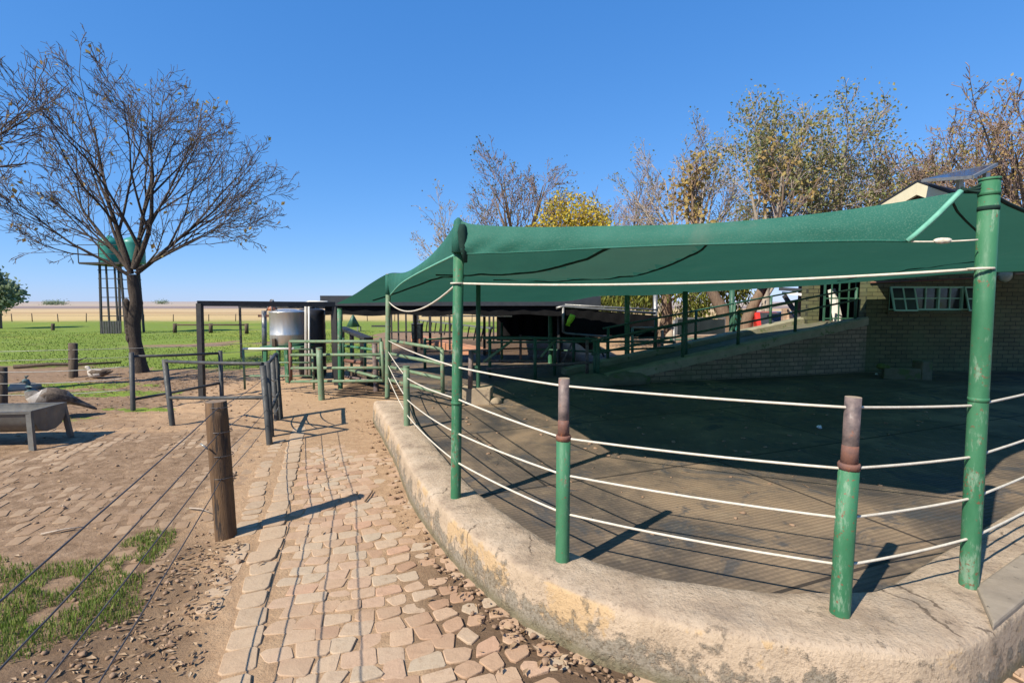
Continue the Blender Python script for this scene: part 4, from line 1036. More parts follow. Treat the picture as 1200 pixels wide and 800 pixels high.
for a in (1, 2):
    win.box(((cols_[a] + cols_[a + 1]) / 2, yF + .004, (wz0 + wz1) / 2), (cols_[a + 1] - cols_[a], .03, .02)); win.box(((cols_[a] + cols_[a + 1]) / 2, yF + .006, (wz0 + wz1) / 2), (.02, .03, wz1 - wz0))
wf_ = win.build('window', M['mint'], bl)
g_ = MB(); g_.box(((wx0 + wx1) / 2, yF + .03, (wz0 + wz1) / 2), (W, .008, wz1 - wz0)); g_.build('pane', M['carglass'], wf_)
for a, name in ((0, 'casement'), (3, 'casement')):
    x0, x1 = cols_[a] + .02, cols_[a + 1] - .02; top = Vector((0, YB - .01, wz1 - .02)); out = .14; m_ = MB()
    B0, B1 = Vector((x0, YB - out, wz0 + .0)), Vector((x1, YB - out, wz0 + .0)); T0, T1 = Vector((x0, top.y, top.z)), Vector((x1, top.y, top.z))
    for p, q in ((B0, B1), (T0, T1), (B0, T0), (B1, T1), (B0.lerp(B1, .5), T0.lerp(T1, .5)), (B0.lerp(T0, .5), B1.lerp(T1, .5))): m_.bar(p, q, .028, .028)
    cs = m_.build(name, M['mint'], bl); g_ = MB(); g_.prism([B0, B1, T1, T0], (0, .006, .002)); g_.build('pane', M['carglass'], cs)
# entrance bay on the left with its barred gate
m_ = MB(); px0 = V(949, 360, 11.4).x; m_.box((px0 + .12, 11.6, 1.4), (.26, .26, 2.8)); m_.build('pillar', M['brickwall'], bl)
m_ = MB(); m_.box((9.7, 15.0, 1.2), (2.6, .2, 2.4)); m_.build('porch_wall', M['roofdark'], bl)  # back of the recess coloured dark to stand for its shade
m_ = MB(); m_.box((8.0, 11.45, .62), (2.2, 1.5, 1.24)); m_.build('porch_floor', M['dampconcrete'], bl)
m_ = MB(); m_.box((8.65, 12.7, 2.55), (3.5, 4.4, .1)); m_.build('porch_roof', M['roofdark'], bl)  # hidden by the net, widened to keep the sun out of the recess
t = thing('barred_gate', 'green steel barred gate at the head of the brick ramp', 'gate', (V(990, 385, 11.0).x, 11.0, 1.25))
for px in (964, 972, 981, 992, 1000, 1011):
    q = V(px, 400, 11.0); m_ = MB(); m_.bar((q.x, 11.0, 1.26), (q.x, 11.0, 2.3), .035 if px in (964, 1011) else .018, .03); m_.build('bar', M['green_dark'], t)
for z in (1.32, 1.75, 2.25):
    m_ = MB(); m_.bar((V(964, 400, 11.0).x, 11.005, z), (V(1011, 400, 11.0).x, 11.005, z), .02, .03); m_.build('rail', M['green_dark'], t)
t = thing('white_board', 'white board leaning behind the barred gate', 'board', (V(984, 385, 11.8).x, 11.8, 1.25))
m_ = MB(); a, b = V(978, 381, 11.8), V(973, 338, 11.9); m_.prism([V(970, 340, 11.8), V(976, 338, 11.8), V(987, 384, 11.6), V(978, 385, 11.6)], (.08, .03, 0)); m_.build('panel', M['white'], t)
q = V(1177, 322, YB); t = thing('bulkhead_lamp', 'round pale bulkhead lamp with a pipe on the brick wall right of the thick pole', 'lamp', (q.x, YB, q.z))
rotx = Matrix.Rotation(R(90), 3, 'X'); m_ = MB(); m_.lathe([(.15, 0), (.155, .025), (.13, .055), (.07, .085), (.02, .09)], q, 24, axis=rotx)
m_.build('dome', mk('pale_lamp_glass', (.22, .31, .26), (.18, .26, .22), 5, .3, 0), t)
m_ = MB(); m_.tube([q + Vector((.18, -.03, .02)), q + Vector((2.2, -.03, .06))], .025, 8); m_.build('conduit', M['concrete'], t)
t = thing('wall_beam', 'thin rusty conduit running along the brick wall above the windows', 'conduit', V(1060, 328, YB))
m_ = MB(); m_.tube([V(1020, 331, YB - .03), V(1100, 328, YB - .03), V(1170, 324, YB - .03)], .016, 8); m_.build('pipe', M['rust'], t)
t = thing('drain_kerb', 'low mossy brick drain kerb in the far corner of the yard', 'drain', (V(1030, 440, 9.9).x, 9.9, ZF))
a, b, c = V(1010, 425, 10.2), V(1053, 440, 9.6), V(1056, 430, 10.3)
m_ = MB(); m_.bar((7.0, 9.6, ZF + .1), (7.55, 9.4, ZF + .1), .14, .22); m_.build('kerb', M['dampconcrete'], t, bevel=.02)
m_ = MB(); m_.box((7.62, 9.45, ZF + .17), (.2, .26, .36)); m_.build('end_block', M['dampconcrete'], t, bevel=.025)
m_ = MB(); m_.lump((6.95, 9.58, ZF + .23), (.09, .07, .06), 2); m_.lump((7.05, 9.56, ZF + .21), (.06, .06, .05), 4); m_.build('moss_lump', M['mossy'], t)
# gabled house behind with solar panel
hs = thing('gabled_house', 'house behind the parlour with a cream barge board gable and dark roof', 'house', (10.6, 13, 0))
pk, lf_, rt_ = V(1075, 214, 13.2), V(1029, 242, 14.6), V(1130, 233, 11.9)
for a, b in ((pk, lf_), (pk, rt_)):
    e = pk + (b - pk) * 1.25; m_ = MB(); dz = Vector((0, 0, -.30)); bk_ = Vector((.10, .05, 0)); m_.prism([pk, e, e + dz, pk + dz], bk_); m_.build('barge_board', M['cream'], hs)
rl = Vector((.86, .5, 0)) * 6; el, er = pk + (lf_ - pk) * 1.25, pk + (rt_ - pk) * 1.25
for e in (el, er):
    m_ = MB(); up = Vector((0, 0, .02)); m_.prism([pk + up, e + up, e + up + rl, pk + up + rl], (0, 0, .05)); m_.build('roof', M['roofdark'], hs)
m_ = MB(); i_ = Vector((.25, .15, -.28)); zf = Vector((0, 0, 0))
P0, P1, P2 = pk + i_, el.lerp(pk, .1) + i_, er.lerp(pk, .1) + i_
m_.prism([P0, P1, Vector((P1.x, P1.y, 0)), Vector((P2.x, P2.y, 0)), P2], rl * .95); m_.build('wall', M['bricktan'], hs)
m_ = MB(); g0 = pk + Vector((.22, .12, -.32)); m_.prism([g0, el.lerp(pk, .2) + Vector((.22, .12, -.32)), er.lerp(pk, .2) + Vector((.22, .12, -.32))], (.02, .012, 0)); m_.build('gable_cladding', M['roofdark'], hs)
t = thing('solar_panel', 'tilted dark solar panel on short white legs above the net corner', 'solar panel', V(1120, 220, 12))
sp = [V(1081, 213, 12.5), V(1140, 209, 11.3), V(1168, 194, 12.4), V(1112, 205, 13.6)]
m_ = MB(); m_.prism(sp, (0, 0, .05)); m_.build('panel', M['solar'], t)
m_ = MB()
for k in range(4): m_.bar(sp[k] + Vector((0, 0, .025)), sp[(k + 1) % 4] + Vector((0, 0, .025)), .05, .07)
m_.build('frame', M['galv'], t)
for q in (V(1125, 210, 12.3), V(1156, 203, 12.2)):
    m_ = MB(); m_.bar(q, q - Vector((0, 0, .75)), .1, .1); m_.build('leg', M['white'], t)

# ============================================================ things seen under the net beyond the ramp
t = thing('teal_shed', 'small teal sheet metal shed beyond the ramp', 'shed', (V(890, 380, 21).x, 21, 0))
q0, q1 = V(874, 367, 21), V(906, 367, 21); m_ = MB(); m_.box(((q0.x + q1.x) / 2, 21.8, q0.z / 2), (q1.x - q0.x, 1.6, q0.z)); m_.build('wall', M['teal'], t)
m_ = MB(); m_.box(((q0.x + q1.x) / 2, 21.8, q0.z + .03), (q1.x - q0.x + .2, 1.8, .06)); m_.build('roof', M['galv'], t)
t = thing('wheelie_bin', 'green wheeled refuse bin between the teal shed and the red car', 'bin', (V(897, 390, 19.0).x, 19.0, .6))
q = V(898, 368, 19.0); m_ = MB(); m_.prism([Vector((q.x - .3, 18.8, 0.05)), Vector((q.x + .3, 18.8, .05)), Vector((q.x + .36, 18.75, q.z)), Vector((q.x - .36, 18.75, q.z))], (0, .5, 0)); m_.build('body', M['green_dark'], t, bevel=.02)
m_ = MB(); m_.box((q.x, 19.0, q.z + .03), (.62, .62, .05)); m_.build('lid', M['green_dark'], t, bevel=.015)
for dx in (-.22, .22):
    m_ = MB(); m_.tube([(q.x + dx - .03, 19.22, .1), (q.x + dx + .03, 19.22, .1)], .1, 14); m_.build('wheel', M['tyre'], t)
# red car, nose to the left, mostly hidden by the ramp
X0 = 8.5 - 1.95; car = thing('parked_car', 'red car with a grey windscreen half hidden behind the ramp', 'car', (8.5, 18, 0))
prof = [(0, .35), (0, .62), (.15, .78), (.95, .92), (1.55, 1.36), (2.7, 1.38), (3.3, 1.0), (3.85, .92), (3.9, .4), (3.3, .3), (.5, .3)]
m_ = MB(); m_.prism([Vector((X0 + x, 17.2, z)) for x, z in prof], (0, 1.6, 0)); m_.build('body', M['redpaint'], car, bevel=.06)
m_ = MB(); m_.prism([Vector((X0 + .98, 17.3, .94)), Vector((X0 + 1.53, 17.35, 1.335)), Vector((X0 + 1.53, 18.65, 1.335)), Vector((X0 + .98, 18.7, .94))], (-.02, 0, .02)); m_.build('windscreen', M['carglass'], car)
m_ = MB(); m_.prism([Vector((X0 + 1.15, 17.195, .95)), Vector((X0 + 2.95, 17.195, .98)), Vector((X0 + 2.6, 17.195, 1.3)), Vector((X0 + 1.6, 17.195, 1.3))], (0, -.01, 0)); m_.build('side_window', M['carglass'], car)
for dx in (.75, 3.1):
    for y in (17.15, 18.65):
        m_ = MB(); m_.tube([(X0 + dx, y, .31), (X0 + dx, y + .2, .31)], .31, 20); w_ = m_.build('wheel', M['tyre'], car); m_ = MB(); m_.tube([(X0 + dx, y - .012, .31), (X0 + dx, y + .212, .31)], .18, 16); m_.build('rim', M['galv'], w_)
m_ = MB(); m_.box((X0 + .05, 17.5, .7), (.08, .3, .12)); m_.build('headlight', M['white'], car, bevel=.02)
m_ = MB(); m_.box((X0 + .05, 18.5, .7), (.08, .3, .12)); m_.build('headlight', M['white'], car, bevel=.02)
car.location.y = 16.3; car.rotation_euler.z = R(75)
t = thing('tan_wall', 'tan brick wall with a sloping dark rail left of the brick pillar', 'wall', V(926, 380, 13.6))
a, b = V(917.5, 380, 13.6), V(936, 380, 13.2); zt = V(920, 361, 13.6).z
m_ = MB(); m_.prism([Vector((a.x, a.y, 0)), Vector((b.x, b.y, 0)), Vector((b.x, b.y, zt - .45)), Vector((a.x + .12, a.y, zt)), Vector((a.x, a.y, zt))], (.05, .2, 0)); m_.build('brickwork', M['bricktan'], t)
m_ = MB(); m_.bar(V(919, 346, 13.3), V(941, 380, 12.9), .07, .1); m_.build('sloping_rail', M['black'], t)
t = thing('tube_lamp', 'white strip lamp fixed under the porch roof left of the brick pillar', 'lamp', V(931, 344, 12.8))
m_ = MB(); m_.bar(V(917, 343, 12.9), V(945, 345.5, 12.5), .09, .06); m_.build('casing', M['white'], t)
m_ = MB(); m_.bar(V(914, 338.5, 12.95), V(949, 340.5, 12.55), .3, .08); m_.build('soffit_board', M['roofdark'], t)

# ============================================================ water tower
b = G(145, 391); Y = b.y; t = thing('water_tower', 'tall steel lattice water tower with two teal tanks beyond the bare tree', 'water tower', b)
zp = V(145, 309, Y).z; ztk = V(145, 276, Y).z; xl = V(119, 391, Y).x; xr = xl + 1.33; dp = 1.33
legs = []
for x in (xl, xr):
    for y in (Y, Y + dp):
        m_ = MB(); tp = Vector((x + (.12 if x == xl else -.12), y, zp)); m_.bar((x, y, 0), tp, .09, .09); m_.build('leg', M['black'], t)
for x in (xl + (xr - xl) * .34, xl + (xr - xl) * .68):
    m_ = MB(); m_.bar((x, Y, 0), (x, Y, zp), .07, .07); m_.build('leg', M['black'], t)
for z in (.95, 1.45, 1.95, 2.45, 2.95, 3.4):
    m_ = MB(); m_.bar((xl, Y, z), (xr, Y, z), .04, .04); m_.bar((xl, Y + dp, z), (xr, Y + dp, z), .04, .04); m_.build('cross_bar', M['black'], t)
m_ = MB(); xp0 = V(99, 300, Y).x; xp1 = xp0 + 2.15; m_.box(((xp0 + xp1) / 2, Y + dp / 2, zp), (xp1 - xp0, dp + .8, .1)); m_.build('platform', M['black'], t)
m_ = MB(); zr = V(98, 288, Y).z
for x in (xp0, (xp0 + xp1) / 2, xp1): m_.bar((x, Y - .4, zp), (x, Y - .4, zr), .035, .035)
m_.bar((xp0, Y - .4, zr), (xp1, Y - .4, zr), .035, .035); m_.bar((xp0, Y - .4, (zr + zp) / 2), (xp1, Y - .4, (zr + zp) / 2), .03, .03); m_.build('guard_rail', M['black'], t)
for px, w_ in ((118, 23), (146, 23)):
    x = V(px, 295, Y).x; r_ = w_ * Y / 600 / 2; m_ = MB(); m_.lathe([(r_ * .97, zp + .05)] + [(r_ * (1 + (.015 if k % 2 else 0)), zp + .1 + (ztk - zp - .35) * k / 10) for k in range(11)] + [(r_ * .7, ztk - .1), (r_ * .25, ztk), (r_ * .2, ztk + .08)], (x, Y + dp / 2, 0), 26); m_.build('tank', M['teal'], t)
m_ = MB(); zs = V(130, 376, Y).z
for k in range(16): m_.box((xl + .05 + k * .068, Y - .06 + (.02 if k % 2 else 0), zs / 2), (.064, .02, zs))
m_.build('sheet_screen', M['greypipe'], t)

# ============================================================ distant and wire fences
t = thing('pasture_fence', 'wire fence with short dark posts along the near edge of the pasture', 'fence', G(86, 442))
fp = [(2, 478, 430), (86, 442, 402)]; FP = []
for x, y0, y1 in fp:
    b = G(x, y0); m_ = MB(); m_.tube([b - Vector((0, 0, .05)), b, V(x - .5, y1, b.y)], .085 if x > 50 else .075, 12); m_.build('post', M['darkwood'], t); FP.append(b)
b0 = G(156, 480)
ext = FP[0] + (FP[0] - Vector((b0.x, b0.y, 0))) * .8
for z in (.58, .4, .22):
    m_ = MB(); m_.tube(sag(Vector((ext.x, ext.y, z)), Vector((FP[0].x, FP[0].y - .08, z)), .02, 6) + sag(Vector((FP[0].x, FP[0].y - .08, z)), Vector((b0.x, b0.y, z + .1)), .03, 8)[1:], .006, 5); m_.build('wire', M['galv'], t)
for z in (.62, .42):
    m_ = MB(); m_.tube(sag(Vector((FP[1].x - 8, FP[1].y - 1.5, z)), Vector((FP[1].x, FP[1].y - .09, z)), .03, 8) + sag(Vector((FP[1].x, FP[1].y - .09, z)), Vector((-5.5, 12.6, z + .1)), .03, 8)[1:], .006, 5); m_.build('wire', M['galv'], t)
t = thing('rail_fence', 'short weathered rail fence standing out on the green pasture', 'fence', G(205, 390))
Q = []
for x, y0, y1 in ((205, 390, 379), (247, 390, 379), (289, 391, 379)):
    b = G(x, y0); m_ = MB(); m_.tube([b, V(x, y1, b.y)], .1, 8); m_.build('post', M['darkwood'], t); Q.append(V(x, y1 + 1.5, b.y))
m_ = MB(); m_.tube(Q, .05, 6); m_.build('rail', M['darkwood'], t)
t = thing('boundary_fence', 'far line of thin fence posts where green pasture meets straw veld', 'fence', G(62, 387))
bx = []
for k in range(34):
    x = -66 + k * 2.4 + rng.uniform(-.3, .3); y = 46 + 1.2 * math.sin(k * .4); m_ = MB(); m_.tube([(x, y, 0), (x + rng.uniform(-.05, .05), y, rng.uniform(.6, .8))], .035, 6); m_.build('post', M['darkwood'], t); bx.append(Vector((x, y, .55)))
m_ = MB(); m_.tube(bx, .012, 4); m_.build('wire', M['wire'], t)
b = G(62, 387); pole('marker_post', 'lone dark timber post standing in the bright green pasture', 'post', b, V(62, 379, b.y), .09, M['darkwood'], n=8, cap=False)

# ============================================================ trough, birds, stones, branch
t = thing('drinking_trough', 'dull zinc half round trough on splayed legs beside the dirt', 'trough', (-6.4, 6.1, 0))
c1 = G(61, 519); c2 = c1 + Vector((-3.2, -.35, 0)); d = (c2 - c1).normalized(); nr = Vector((-d.y, d.x, 0)) if d.x < 0 else Vector((d.y, -d.x, 0))
zt = .41
pr = [(-.25, zt), (-.235, zt - .10), (-.17, zt - .20), (-.06, zt - .25), (.06, zt - .25), (.17, zt - .20), (.235, zt - .10), (.25, zt)]
def tp(c, o, z): return Vector((c.x + nr.x * o, c.y + nr.y * o, z))
m_ = MB(); m_.grid([[tp(c, o_, z) for o_, z in pr] for c in (c1, c1.lerp(c2, .5), c2)]); m_.grid([[tp(c, o_ * .96, z + .012) for o_, z in pr] for c in (c1 + d * .02, c2 - d * .02)])
for c, e in ((c1, d * .02), (c2, -d * .02)): m_.prism([tp(c, o_ * 1.02, z + (.03 if k in (0, 7) else 0)) for k, (o_, z) in enumerate(pr)], e)
m_.build('basin', M['troughgrey'], t)
m_ = MB(); m_.prism([tp(c1 + d * .03, -.215, zt - .13), tp(c1 + d * .03, .215, zt - .13), tp(c2 - d * .03, .215, zt - .13), tp(c2 - d * .03, -.215, zt - .13)], (0, 0, .004)); m_.build('water', M['water'], t)
for c in (c1 + d * .03, c1.lerp(c2, .6)):
    for s in (-1, 1):
        m_ = MB(); m_.bar(tp(c, s * .25, zt), tp(c - d * (.04), s * .29, gz(c.x, c.y) - .02), .06, .035); m_.build('leg', M['troughgrey'], t)
for s in (-1, 1):
    m_ = MB(); m_.bar(tp(c1, s * .255, zt + .012), tp(c2, s * .255, zt + .012), .03, .03); m_.build('rim', M['troughgrey'], t)

def loft(mb, rings, n=14):
    """continuous body: rings of (centre, forward dir, half width, half height, material)"""
    b = len(mb.v)
    for c, f, wv, hv, mi in rings:
        c, f = Vector(c), Vector(f).normalized(); side = f.cross(Vector((0, 0, 1))); side = side.normalized() if side.length > .05 else Vector((0, 1, 0)); up = side.cross(f)
        for k in range(n):
            an = 2 * math.pi * k / n; mb.v.append(c + side * math.cos(an) * wv + up * math.sin(an) * hv)
    for i in range(len(rings) - 1):
        for k in range(n):
            k2 = (k + 1) % n; mb.face((b + i * n + k, b + i * n + k2, b + (i + 1) * n + k2, b + (i + 1) * n + k), rings[i][4], True)
    mb.face(tuple(b + k for k in range(n))[::-1], rings[0][4]); e = b + (len(rings) - 1) * n; mb.face(tuple(e + k for k in range(n)), rings[-1][4]); mb._tint()
def peahen(base, ang, s=1.0):
    t = thing('peahen', 'grey brown peahen with a dark teal neck standing behind the trough', 'bird', base)
    ca, sa = math.cos(ang), math.sin(ang)
    def L(x, y, z): return Vector((base.x + s * (x * ca - y * sa), base.y + s * (x * sa + y * ca), base.z + s * z))
    def Dv(x, z): return Vector((x * ca, x * sa, z))
    mb = MB()   # from bill root down the neck, along the body, to the tail tip
    rings = [(L(.275, 0, .640), Dv(-1, .1), .012, .012, 2), (L(.262, 0, .642), Dv(-1, .05), .027, .026, 2), (L(.24, 0, .648), Dv(-1, -.2), .033, .034, 2), (L(.215, 0, .640), Dv(-.9, -1), .03, .03, 2), (L(.205, 0, .60), Dv(-.1, -1), .027, .029, 2),
             (L(.20, 0, .55), Dv(0, -1), .042, .048, 2), (L(.19, 0, .49), Dv(-.15, -1), .058, .066, 3), (L(.165, 0, .42), Dv(-.6, -1), .08, .09, 0), (L(.11, 0, .365), Dv(-1, -.5), .12, .135, 3), (L(0, 0, .345), Dv(-1, -.05), .150, .155, 1),
             (L(-.12, 0, .345), Dv(-1, 0), .145, .145, 1), (L(-.22, 0, .33), Dv(-1, -.3), .115, .105, 3), (L(-.30, 0, .28), Dv(-1, -.6), .09, .06, 1), (L(-.42, 0, .21), Dv(-1, -.6), .095, .035, 1), (L(-.55, 0, .13), Dv(-1, -.6), .09, .02, 1), (L(-.60, 0, .10), Dv(-1, -.6), .05, .01, 1)]
    loft(mb, rings, 16)
    mb.build('body', [M['feather_white'], M['feather_brown'], M['feather_teal'], M['feather_grey']], t)
    for sd in (-1, 1):
        m_ = MB(); loft(m_, [(L(.10, sd * .11, .375), Dv(-1, -.1), .012, .03, 0), (L(.02, sd * .135, .37), Dv(-1, -.1), .02, .085, 0), (L(-.14, sd * .13, .35), Dv(-1, -.15), .018, .08, 0), (L(-.30, sd * .09, .30), Dv(-1, -.3), .012, .04, 0), (L(-.38, sd * .07, .27), Dv(-1, -.3), .006, .012, 0)], 10); m_.build('wing', M['feather_brown'], t)
        m_ = MB(); x = -.02 + .03 * sd; m_.tube([L(x, sd * .06, .24), L(x - .03, sd * .06, .13), L(x, sd * .06, .0)], [.028, .012, .009], 8)
        for a in (-.5, 0, .5): m_.tube([L(x, sd * .06, .008), L(x + .07 * math.cos(a), sd * .06 + .07 * math.sin(a), .004)], [.008, .004], 6)
        m_.build('leg', M['beak'], t)
        m_ = MB(); m_.lump(L(.25, sd * .028, .656), (.006, .006, .006), 1, rough=0); m_.build('eye', M['black'], t)
    m_ = MB(); m_.tube([L(.27, 0, .642), L(.30, 0, .634), L(.315, 0, .622)], [.011, .008, .002], 8); m_.build('beak', M['beak'], t)
    m_ = MB()
    for a in range(5): m_.tube([L(.23, 0, .675), L(.215 + .012 * (a - 2), .008 * (a - 2), .73)], [.002, .004], 5)
    m_.build('crest', M['feather_teal'], t)
yb = 7.2; hb = V(55, 462, yb); peahen(Vector((hb.x, yb, gz(hb.x, yb))), R(218), .9)
q = G(109, 443); t = thing('resting_duck', 'white and dark duck resting on the ground beside the short fence post', 'bird', q)
m_ = MB(); L = lambda x, y, z: Vector((q.x + x, q.y + y, z + .0))
loft(m_, [(L(-.15, -.02, .235), (-1, 0, -.2), .012, .010, 0), (L(-.125, -.02, .242), (1, 0, .1), .032, .032, 0), (L(-.09, -.015, .245), (1, 0, -.4), .036, .038, 0), (L(-.07, -.01, .20), (.5, 0, -1), .034, .034, 0), (L(-.06, 0, .15), (.7, 0, -.7), .055, .06, 0), (L(-.02, 0, .11), (1, 0, -.1), .10, .10, 0), (L(.10, 0, .11), (1, 0, 0), .125, .105, 0), (L(.22, 0, .115), (1, 0, .1), .10, .08, 1), (L(.34, .02, .13), (1, 0, .25), .05, .035, 1), (L(.42, .03, .15), (1, 0, .3), .02, .01, 1)], 14)
m_.build('body', [M['feather_white'], M['feather_brown']], t)
for sd in (-1, 1):
    m_ = MB(); loft(m_, [(L(-.02, sd * .085, .14), (1, 0, 0), .01, .02, 0), (L(.08, sd * .115, .14), (1, 0, 0), .016, .06, 0), (L(.24, sd * .085, .15), (1, 0, .2), .012, .04, 0), (L(.38, sd * .03, .18), (1, 0, .3), .005, .008, 0)], 8); m_.build('wing', M['feather_brown'], t)
m_ = MB(); m_.tube([L(-.15, -.02, .236), L(-.19, -.025, .225)], [.012, .008], 8); m_.build('beak', M['beak'], t)
q = G(28, 456); m_ = MB(); m_.lump(q + Vector((0, 0, .04)), (.24, .17, .09), 3, 12, rough=.5, tz=.5); tag(m_.build('flat_rock', M['rock']), 'pale flat rock lying in the grass behind the trough', 'rock')
m_ = MB(); a, b = G(16, 432), G(142, 427); m_.tube([a + Vector((0, 0, .05)), a.lerp(b, .3) + Vector((0, .1, .07)), a.lerp(b, .6) + Vector((0, -.1, .06)), b + Vector((0, 0, .06))], [.05, .045, .04, .02], 8); m_.tube([a.lerp(b, .5) + Vector((0, 0, .06)), a.lerp(b, .58) + Vector((0, .3, .2))], [.03, .01], 6); tag(m_.build('dead_branch', M['darkwood']), 'long dead branch lying on the dirt at the pasture edge', 'branch')
def stick(label, a, b, r):
    m_ = MB(); m_.tube([a + Vector((0, 0, r)), a.lerp(b, .5) + Vector((.01, .01, r * 2)), b + Vector((0, 0, r))], [r, r * .8, r * .4], 6); tag(m_.build('stick', M['darkwood'] if 'dark' in label else M['rock']), label, 'stick')
stick('short dark stick at the tip of the timber post shadow', G(428, 588, .015), G(437, 575, .015), .008)
stick('thin pale stick on the dirt left of the wires', G(48, 627), G(100, 618), .008)
stick('pale twig lying on the pavers left of the timber post', G(222, 596), G(246, 601, .01), .007)
for px, py, lab in ((960, 503, 'small white scrap on the dark mats behind the pipe stub post'), (1027, 440, 'small pale scrap beside the drain kerb in the far corner')):
    q = G(px, py, ZF); m_ = MB(); m_.lump(q + Vector((0, 0, .03)), (.03, .018, .02), 7, rough=.6); tag(m_.build('scrap', M['paper']), lab, 'scrap')
# ============================================================ trees
def rotv(v, ax, a): return Matrix.Rotation(a, 3, ax) @ v
class Tree:
    def __init__(s, seed): s.r = random.Random(seed); s.limb, s.twig, s.leaf = MB(), MB(), MB(); s.tips = []
    def branch(s, p, d, L, r, lev, P):
        rg = s.r; n = max(3, int(L / P['seg'][lev])); pts, rad, dirs = [p], [r], [d]
        for i in range(n):
            j = Vector((rg.gauss(0, 1), rg.gauss(0, 1), rg.gauss(0, 1))) * P['wander'][lev]
            d = (d + j + Vector((0, 0, P['up'][lev]))).normalized(); p = p + d * (L / n)
            pts.append(p); dirs.append(d); rad.append(max(P['rmin'], r * (1 - P['taper'] * (i + 1) / n)))
        (s.limb if lev <= P['limb'] else s.twig).tube(pts, rad, 8 if lev == 0 else 6 if lev <= P['limb'] else 3, caps=False)
        if lev < P['max']:
            for k in range(P['kids'][lev]):
                t = P['t0'][lev] + (1 - P['t0'][lev]) * (k + rg.random()) / P['kids'][lev]; i = min(n - 1, int(t * n)); f = t * n - i
                q = pts[i].lerp(pts[i + 1], f); dd = dirs[i + 1]; ax = rotv(dd.orthogonal().normalized(), dd, rg.uniform(0, 6.283))
                nd = rotv(dd, ax, R(rg.uniform(*P['ang'][lev]))); nr_ = max(P['rmin'], rad[i] * rg.uniform(*P['rk']))
                s.branch(q, nd, L * rg.uniform(*P['lk'][lev]) * (1.12 - .5 * t), nr_, lev + 1, P)
        if lev >= P['max'] - 1:
            for i in range(1, len(pts)): s.tips.append((pts[i], dirs[i], lev))
    def leaves(s, prob, size, clump=1, spread=.08, keep=None, hang=0):
        rg = s.r
        for q, d, l in s.tips:
            if keep and not keep(q): continue
            if rg.random() > prob: continue
            for c in range(clump):
                o = q + Vector((rg.gauss(0, spread), rg.gauss(0, spread), rg.gauss(0, spread) - hang * rg.random()))
                s.leaf_at(o, size * rg.uniform(.6, 1.3), hang)
    def leaf_at(s, o, sz, hang=0):
        rg = s.r; a = Vector((rg.gauss(0, 1), rg.gauss(0, 1), rg.gauss(0, 1) - (3 if hang else .4))).normalized(); b = a.orthogonal().normalized(); b = rotv(b, a, rg.uniform(0, 6.28))
        n = a.cross(b); mb = s.leaf; i = len(mb.v); mb.tint = rg.random()
        w = .34 if not hang else .16
        mb.v += [o, o + a * sz * .45 + b * sz * w + n * sz * .12, o + a * sz, o + a * sz * .5 - b * sz * w + n * sz * .12]
        mb.face((i, i + 1, i + 2), 0); mb.face((i, i + 2, i + 3), 0); mb._tint()
    def finish(s, name, label, base, bark, twig, leafm, group=None):
        t = thing(name, label, 'tree', base, group)
        s.limb.build('trunk', bark, t); 
        if s.twig.v: s.twig.build('branches', twig, t)
        if s.leaf.v: s.leaf.build('leaves', leafm, t, tint=True)
        return t
def PP(**k):
    d = dict(seg=[.5, .5, .35, .3, .25, .25], wander=[.05, .09, .11, .13, .15, .15], up=[.02, .05, .05, .04, .03, .02], taper=.72, limb=1, rmin=.005, max=4, kids=[6, 7, 6, 4, 3], t0=[.5, .25, .2, .2, .2], ang=[(20, 45), (22, 45), (22, 48), (25, 50), (25, 50)], rk=(.5, .72), lk=[(.5, .7), (.45, .65), (.4, .6), (.4, .6), (.4, .6)])
    d.update(k); return d
# the big bare tree: leaning short trunk, fan of rising limbs
T = Tree(11); b = G(163, 436); Y = b.y
pts = [b - Vector((0, 0, .1)), V(163, 425, Y), V(158, 400, Y), V(156, 378, Y), V(160, 355, Y), V(157, 338, Y), V(155, 322, Y)]
T.limb.tube(pts, [.24, .155, .135, .15, .13, .125, .11], 14, caps=False)
for k in range(9): T.limb.lump(pts[3] + Vector((-.07 + .02 * rng.random(), -.08, -.35 + .1 * k)), (.07, .07, .13), k)
fork = pts[-1]; P = PP(seg=[.4, .45, .35, .28, .22], wander=[.08, .10, .12, .14, .15], up=[.04, .045, .05, .045, .03], kids=[7, 6, 4, 3, 3], t0=[.06, .18, .15, .2, .2], max=4, limb=1, rmin=.0055, taper=.78, lk=[(.6, .95), (.42, .68), (.42, .65), (.45, .7)], rk=(.5, .72), ang=[(14, 40), (18, 42), (20, 50), (25, 50)])
limbs = [(-44, 12, 4.9, .115), (-14, -14, 5.9, .14), (8, 26, 5.6, .12), (28, -16, 5.6, .135), (54, 12, 4.9, .115), (74, -8, 4.0, .08), (-62, -18, 4.2, .085)]
for a, c, L, r in limbs:
    d = Vector((math.sin(R(a)), math.sin(R(c)) * .8, math.cos(R(a)) + .12)).normalized()
    T.branch(fork + Vector((math.sin(R(a)) * .12, 0, rng.uniform(-.1, .15))), d, L * .59 * rng.uniform(.92, 1.05), r * .47, 0, P)
T.leaves(.015, .10, 1, .06); T.leaves(.06, .12, 1, .1, keep=lambda q: MN.noise(q * .9) > .45)
T.finish('bare_tree', 'large bare autumn tree with a dark leaning trunk and a wide fan of limbs', b, M['bark'], M['twig'], M['leaf_amber'])
